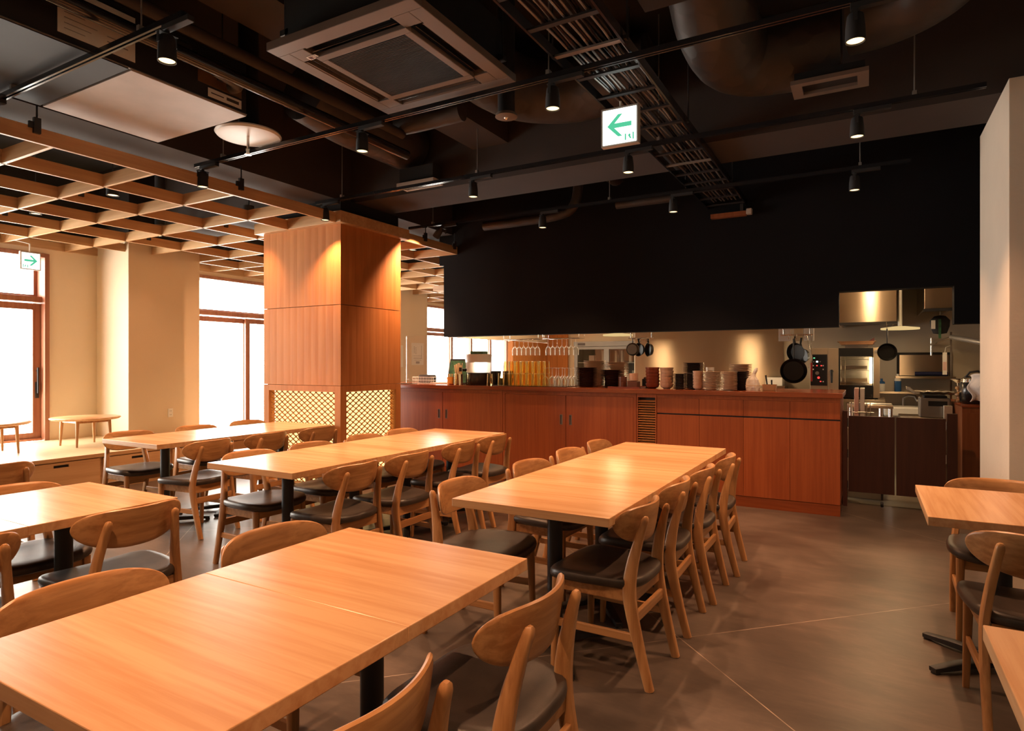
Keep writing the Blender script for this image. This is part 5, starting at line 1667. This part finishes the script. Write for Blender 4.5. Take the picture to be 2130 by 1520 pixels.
# ceiling air cassette
ac = thing('ceiling_air_unit', 'brown grey square ceiling air cassette with a dark slatted grille', 'air conditioner', (-2.275, 2.715, 3.0))
Hh = 0.485
MB().box(-0.42, 0.42, -0.42, 0.42, 0.05, 0.34).build('body', 'slab', ac)
pn = MB()
for a, b, c_, d_ in ((-Hh, Hh, -Hh, -0.405), (-Hh, Hh, 0.405, Hh), (-Hh, -0.405, -0.405, 0.405), (0.405, Hh, -0.405, 0.405)):
    pn.box(a, b, c_, d_, 0.0, 0.045)
for a, b, c_, d_ in ((-0.405, -0.30, -0.405, -0.30), (0.30, 0.405, -0.405, -0.30), (-0.405, -0.30, 0.30, 0.405), (0.30, 0.405, 0.30, 0.405)):
    pn.box(a, b, c_, d_, 0.0, 0.045)
pn.box(-0.31, 0.31, -0.31, -0.265, -0.006, 0.02).box(-0.31, 0.31, 0.265, 0.31, -0.006, 0.02).box(-0.31, -0.265, -0.265, 0.265, -0.006, 0.02).box(0.265, 0.31, -0.265, 0.265, -0.006, 0.02)
pn.build('panel', 'ac', ac, bevel=0.003)
MB().box(-0.405, 0.405, -0.405, 0.405, 0.034, 0.049).build('recess', 'black', ac)
gr = MB()
for k in range(46):
    y = -0.262 + k * 0.524 / 45
    gr.box(-0.265, 0.265, y - 0.0022, y + 0.0022, -0.004, 0.010)
for x in (-0.09, 0.09):
    gr.box(x - 0.003, x + 0.003, -0.265, 0.265, 0.008, 0.014)
gr.build('intake_grille', 'iron', ac)
for k in range(4):
    f = MB()
    f.prism([(0.322, 0.024), (0.350, 0.002), (0.354, 0.003), (0.328, 0.027)], 'x', -0.285, 0.285)
    f.build('air_flap', 'black_gloss', ac, rot=(0, 0, k * PI / 2))
    f2 = MB().box(-0.285, 0.285, 0.394, 0.4045, 0.003, 0.03)
    f2.build('outlet_lip', 'ac', ac, rot=(0, 0, k * PI / 2))
st_ = MB().box(-0.355, -0.285, -0.335, -0.300, -0.0015, 0.0).use(1).box(-0.345, -0.322, -0.330, -0.306, -0.0025, -0.0015).box(-0.315, -0.29, -0.330, -0.327, -0.0025, -0.0015).box(-0.315, -0.29, -0.318, -0.315, -0.0025, -0.0015)
st_.build('sticker', ['paper', 'screen_red'], ac)
for sx in (-0.44, 0.44):
    for sy in (-0.40, 0.40):
        m = MB().rod((sx, sy, 0.12), (sx, sy, 0.359 if sx < 0 and False else 0.899), 0.005, 8).box(min(sx * 0.9, sx * 1.04), max(sx * 0.9, sx * 1.04), sy - 0.02, sy + 0.02, 0.10, 0.13)
        m.build('hanger', 'iron', ac)
tag(MB().tube([(-2.36, 1.95, 3.89), (-2.38, 2.0, 3.45), (-2.30, 2.08, 3.27), (-2.20, 2.14, 3.22), (-2.12, 2.16, 3.28), (-2.08, 2.16, 3.5), (-2.06, 2.16, 3.89)], 0.011, 8).build('hanging_cable', 'grey', smooth=True), 'thin grey cable looping down behind the ceiling air unit', 'cable')

# ducted unit at the upper left
du = thing('ducted_unit', 'large dark ceiling air box with a beige underside panel and paper labels', 'air conditioner', (-4.10, 1.85, 3.0))
MB().box(-0.50, 0.50, -1.30, 0.90, 0.012, 0.34).build('casing', 'black', du, bevel=0.004)
MB().box(-0.50, 0.50, -0.60, 0.135, 0.0, 0.012).box(-0.50, 0.50, -1.30, -0.61, 0.0, 0.012).build('dark_panel', 'black', du)
MB().box(-0.50, 0.50, 0.150, 0.90, -0.002, 0.012).build('beige_panel', 'beige', du, bevel=0.002)
MB().box(0.494, 0.506, -1.30, 0.90, 0.006, 0.012).build('edge_flange', 'grey', du)
lb = MB().box(0.5005, 0.503, -0.22, 0.17, 0.05, 0.30)
lb.use(1)
for k in range(7):
    lb.box(0.503, 0.5036, -0.19, -0.19 + 0.10 + 0.03 * (k % 3), 0.08 + k * 0.028, 0.083 + k * 0.028)
lb.box(0.503, 0.5036, 0.02, 0.13, 0.10, 0.106).box(0.503, 0.5036, 0.02, 0.13, 0.13, 0.133).box(0.503, 0.5036, 0.05, 0.09, 0.18, 0.24)
lb.build('label_sheet', ['paper', 'grey'], du)
lb = MB().box(0.5005, 0.503, 0.62, 0.86, 0.03, 0.085).use(1).box(0.503, 0.5036, 0.64, 0.73, 0.055, 0.062).box(0.503, 0.5036, 0.75, 0.84, 0.05, 0.07)
lb.build('name_plate', ['paper', 'ink'], du)
MB().box(0.5005, 0.504, 0.55, 0.86, 0.10, 0.27).build('access_plate', 'copper', du)
for k in range(4):
    sx, sy = (-0.53 if k % 2 else 0.53), (-1.1 if k < 2 else 0.7)
    MB().rod((sx, sy, 0.16), (sx, sy, 0.899), 0.005, 8).box(min(sx, sx * 0.93), max(sx, sx * 0.93), sy - 0.02, sy + 0.02, 0.15, 0.18).build('hanger', 'iron', du)
du2 = thing('ducted_unit', 'dark ceiling air box at the top edge right of the cable tray', 'air conditioner', (-0.57, 2.75, 3.22))
MB().box(-0.46, 0.46, -0.55, 0.50, 0, 0.17).build('casing', 'beam', du2, bevel=0.004)
for sx in (-0.48, 0.48):
    MB().rod((sx, 0.3, 0.1), (sx, 0.3, 0.679), 0.005, 8).box(min(sx, sx * 0.9), max(sx, sx * 0.9), 0.28, 0.32, 0.09, 0.12).build('hanger', 'iron', du2)

# round air diffuser with a sprinkler head
df = thing('round_air_diffuser', 'pale round ceiling diffuser disc beside the beige air box', 'diffuser', (-3.89, 2.99, 2.99))
MB().lathe([(0.0, 0.016), (0.10, 0.016), (0.19, 0.012), (0.222, 0.024), (0.226, 0.014), (0.215, 0.0), (0.17, -0.006), (0.0, -0.006)], n=48).build('disc', 'white', df, smooth=True)
MB().lathe([(0.0, 0.909), (0.07, 0.909), (0.07, 0.017), (0.0, 0.017)], n=24).build('neck', 'slab', df, smooth=True)
MB().rod((0.02, -0.02, -0.006), (0.02, -0.02, -0.10), 0.010, 10).lathe([(0.0, -0.10), (0.018, -0.10), (0.012, -0.125), (0.024, -0.14), (0.0, -0.142)], (0.02, -0.02, 0), 14).build('sprinkler_head', 'chrome', df, smooth=True)
sl = thing('air_outlet', 'flat rectangular air outlet with orange lit edge above the track by the column', 'vent', (-3.75, 4.80, 3.055))
MB().box(-0.22, 0.22, -0.08, -0.055, 0, 0.04).box(-0.22, 0.22, 0.055, 0.08, 0, 0.04).box(-0.22, -0.195, -0.055, 0.055, 0, 0.04).box(0.195, 0.22, -0.055, 0.055, 0, 0.04).build('rim', 'beige', sl)
MB().box(-0.20, 0.20, -0.06, 0.06, 0.03, 0.18).build('plenum', 'slab', sl)

# cable tray
X0, X1 = -1.46, -1.08
ct = thing('cable_tray', 'long black ladder cable tray running to the black hanging wall', 'cable tray', ((X0 + X1) / 2, 4.0, 2.985))
for x in (-0.19, 0.19):
    MB().box(x - 0.006, x + 0.006, -3.2, 2.80, 0.0, 0.058).build('side_rail', 'grey' if False else 'black_gloss', ct)
for k in range(20):
    y = -3.1 + k * 0.305
    MB().box(-0.184, 0.184, y - 0.016, y + 0.016, 0.004, 0.016).build('rung', 'iron' if k % 7 else 'grey', ct)
for y in (-2.3, -0.95, 0.30, 1.9):
    for x in (-0.21, 0.21):
        MB().rod((x, y, 0.02), (x, y, 0.914), 0.005, 8).box(min(x, x * 0.9), max(x, x * 0.9), y - 0.015, y + 0.015, 0.012, 0.03).build('hanger', 'iron', ct)
first = None
for k in range(15):
    pts = []
    x = (X0 + X1) / 2 - 0.10 + k * 0.0185
    ph = random.uniform(0, 6)
    for i in range(40):
        y = 0.85 + i * 0.148
        pts.append((x + 0.011 * math.sin(y * 2.0 + ph) + 0.004 * math.sin(y * 7 + k), y, 3.010 + 0.004 * (k % 3) + 0.003 * abs(math.sin(y * PI / 0.305))))
    o = MB().tube(pts, 0.0065, 6).build('cable', 'grey' if k % 2 == 0 else 'black_gloss', smooth=True)
    tag(o, 'cable lying lengthwise in the black ladder tray', 'cable', 'cables in the ladder tray')

# insulated ducts
def duct(pts, r, lab):
    sp = spline([tuple(p) for p in pts], 8)
    return tag(MB().tube(sp, r, 28).build('insulated_duct', 'duct', smooth=True), lab, 'duct')
duct([(-2.50, 3.45, 3.62), (-2.50, 3.7, 3.58), (-2.49, 4.1, 3.55), (-2.38, 4.42, 3.55), (-2.08, 4.62, 3.55), (-1.75, 4.64, 3.57), (-1.42, 4.64, 3.60)], 0.245, 'wrapped bending duct right of the ceiling air unit')
duct([(-0.79, 1.0, 3.645), (-0.79, 3.3, 3.64), (-0.80, 3.98, 3.42), (-0.72, 4.34, 3.38), (-0.40, 4.46, 3.38), (-0.14, 4.47, 3.38)], 0.24, 'wrapped elbow duct right of the cable tray')
duct([(-0.10, 4.35, 3.45), (0.10, 4.32, 3.45), (0.32, 4.15, 3.45), (0.42, 3.8, 3.45), (0.43, 3.0, 3.45), (0.43, 1.8, 3.45)], 0.20, 'wrapped elbow duct above the rightmost spotlights')
pb_ = thing('air_outlet', 'dark duct box with a rectangular framed outlet right of the cable tray', 'vent', (-0.20, 4.30, 3.055))
MB().box(-0.19, 0.19, -0.10, 0.10, 0.02, 0.075).build('plenum', 'slab', pb_)
MB().box(-0.21, 0.21, -0.12, -0.07, 0, 0.025).box(-0.21, 0.21, 0.07, 0.12, 0, 0.025).box(-0.21, -0.15, -0.07, 0.07, 0, 0.025).box(0.15, 0.21, -0.07, 0.07, 0, 0.025).build('rim', 'ac', pb_)
duct([(-3.95, 3.55, 3.55), (-3.95, 4.0, 3.5), (-3.95, 4.4, 3.5), (-3.95, 4.90, 3.5)], 0.24, 'wrapped straight duct above the column spotlight')
duct([(-3.35, 4.0, 3.30), (-3.15, 4.02, 3.30), (-2.75, 4.05, 3.32)], 0.075, 'short wrapped branch duct behind the second spotlight')

def pipe(pts, r, lab, mat='iron', sub=6):
    sp = spline([tuple(p) for p in pts], sub) if len(pts) > 2 else pts
    return tag(MB().tube(sp, r, 14).build('ceiling_pipe', mat, smooth=True), lab, 'pipe')
pipe([(-3.42, -0.5, 3.13), (-3.42, 2.2, 3.13), (-3.42, 4.2, 3.13)], 0.040, 'dark wrapped pipe running beside the narrow ceiling beam', 'black_gloss')
pipe([(-3.30, -0.5, 3.22), (-3.30, 2.0, 3.22), (-3.30, 4.0, 3.22)], 0.035, 'thin dark pipe above the wrapped pipe', 'beam')
pipe([(-3.55, 2.25, 3.20), (-3.50, 2.25, 3.20), (-3.45, 2.20, 3.18), (-3.43, 2.05, 3.14)], 0.04, 'dark elbow pipe leaving the label side of the air box', 'duct')
pipe([(-3.55, 2.60, 3.12), (-3.50, 2.60, 3.12), (-3.45, 2.55, 3.12), (-3.43, 2.40, 3.13)], 0.04, 'second dark elbow pipe by the name plate of the air box', 'duct')
pipe([(-4.05, 6.45, 3.02), (-3.6, 6.45, 3.02), (-3.05, 6.45, 3.04), (-2.85, 6.45, 3.15), (-2.80, 6.45, 3.5)], 0.055, 'brown pipe bending up before the black hanging wall', 'duct')
pipe([(-2.35, 6.42, 3.06), (-1.75, 6.42, 3.06)], 0.045, 'short brown pipe left of the cable tray end', 'duct')
pipe([(-2.42, 5.62, 3.42), (-2.42, 6.60, 3.42)], 0.10, 'stub of wide grey pipe behind the brown beam', 'duct')
pipe([(-1.05, 2.0, 3.45), (0.6, 2.0, 3.45), (3.1, 2.0, 3.45)], 0.03, 'long thin dark pipe across the top of the room', 'beam')
pipe([(-0.6, 5.75, 3.25), (0.05, 5.75, 3.25), (0.22, 5.75, 3.28), (0.24, 5.75, 3.5), (0.24, 5.75, 3.89)], 0.022, 'thin conduit behind the beam at the right', 'beam')

sn = thing('wall_bracket', 'brown bracket bar with a small pale sensor on the black hanging wall', 'bracket', (-1.225, 6.70, 2.875))
MB().box(-0.19, 0.16, -0.03, 0.03, -0.02, 0.025).build('bar', 'copper_wood', sn)
MB().box(0.162, 0.215, -0.035, 0.03, -0.015, 0.045).build('sensor', 'beige', sn, bevel=0.008)
MB().box(0.10, 0.13, -0.02, 0.099, 0.0, 0.10).build('arm', 'black', sn)
for k, o in enumerate([o for o in bpy.data.objects if o.name.startswith('track_spotlight')]):
    if abs(o.location.x + 4.25) < 0.01:
        for c in kids(o):
            if c.name.startswith(('housing', 'lens', 'spot_light')):
                c.rotation_euler = (0, math.radians(40), 0)
                if c.name.startswith('spot_light'):
                    c.location = (-0.171 * math.sin(math.radians(40)), 0, -0.171 * math.cos(math.radians(40)))
for o in bpy.data.objects:
    if o.type == 'LIGHT' and o.parent is not None and o.data.type == 'SPOT':
        px, py, pz = o.parent.location
        if o.parent.name.startswith('track_spotlight') and abs(py - 5.88) < 0.02 and px > -3.2:
            o.data = o.data.copy()
            o.data.energy = SPOT_POWER * 0.55
        if o.parent.name.startswith('track_spotlight') and abs(px + 4.25) < 0.02:
            o.data = o.data.copy()
            o.data.energy = SPOT_POWER * 2.0
        if o.parent.name.startswith('downlight') and abs(px + 7.74) < 0.02 and abs(py - 4.62) < 0.02:
            o.data = o.data.copy()
            o.data.energy = SPOT_POWER * 0.15
bpy.context.view_layer.update()
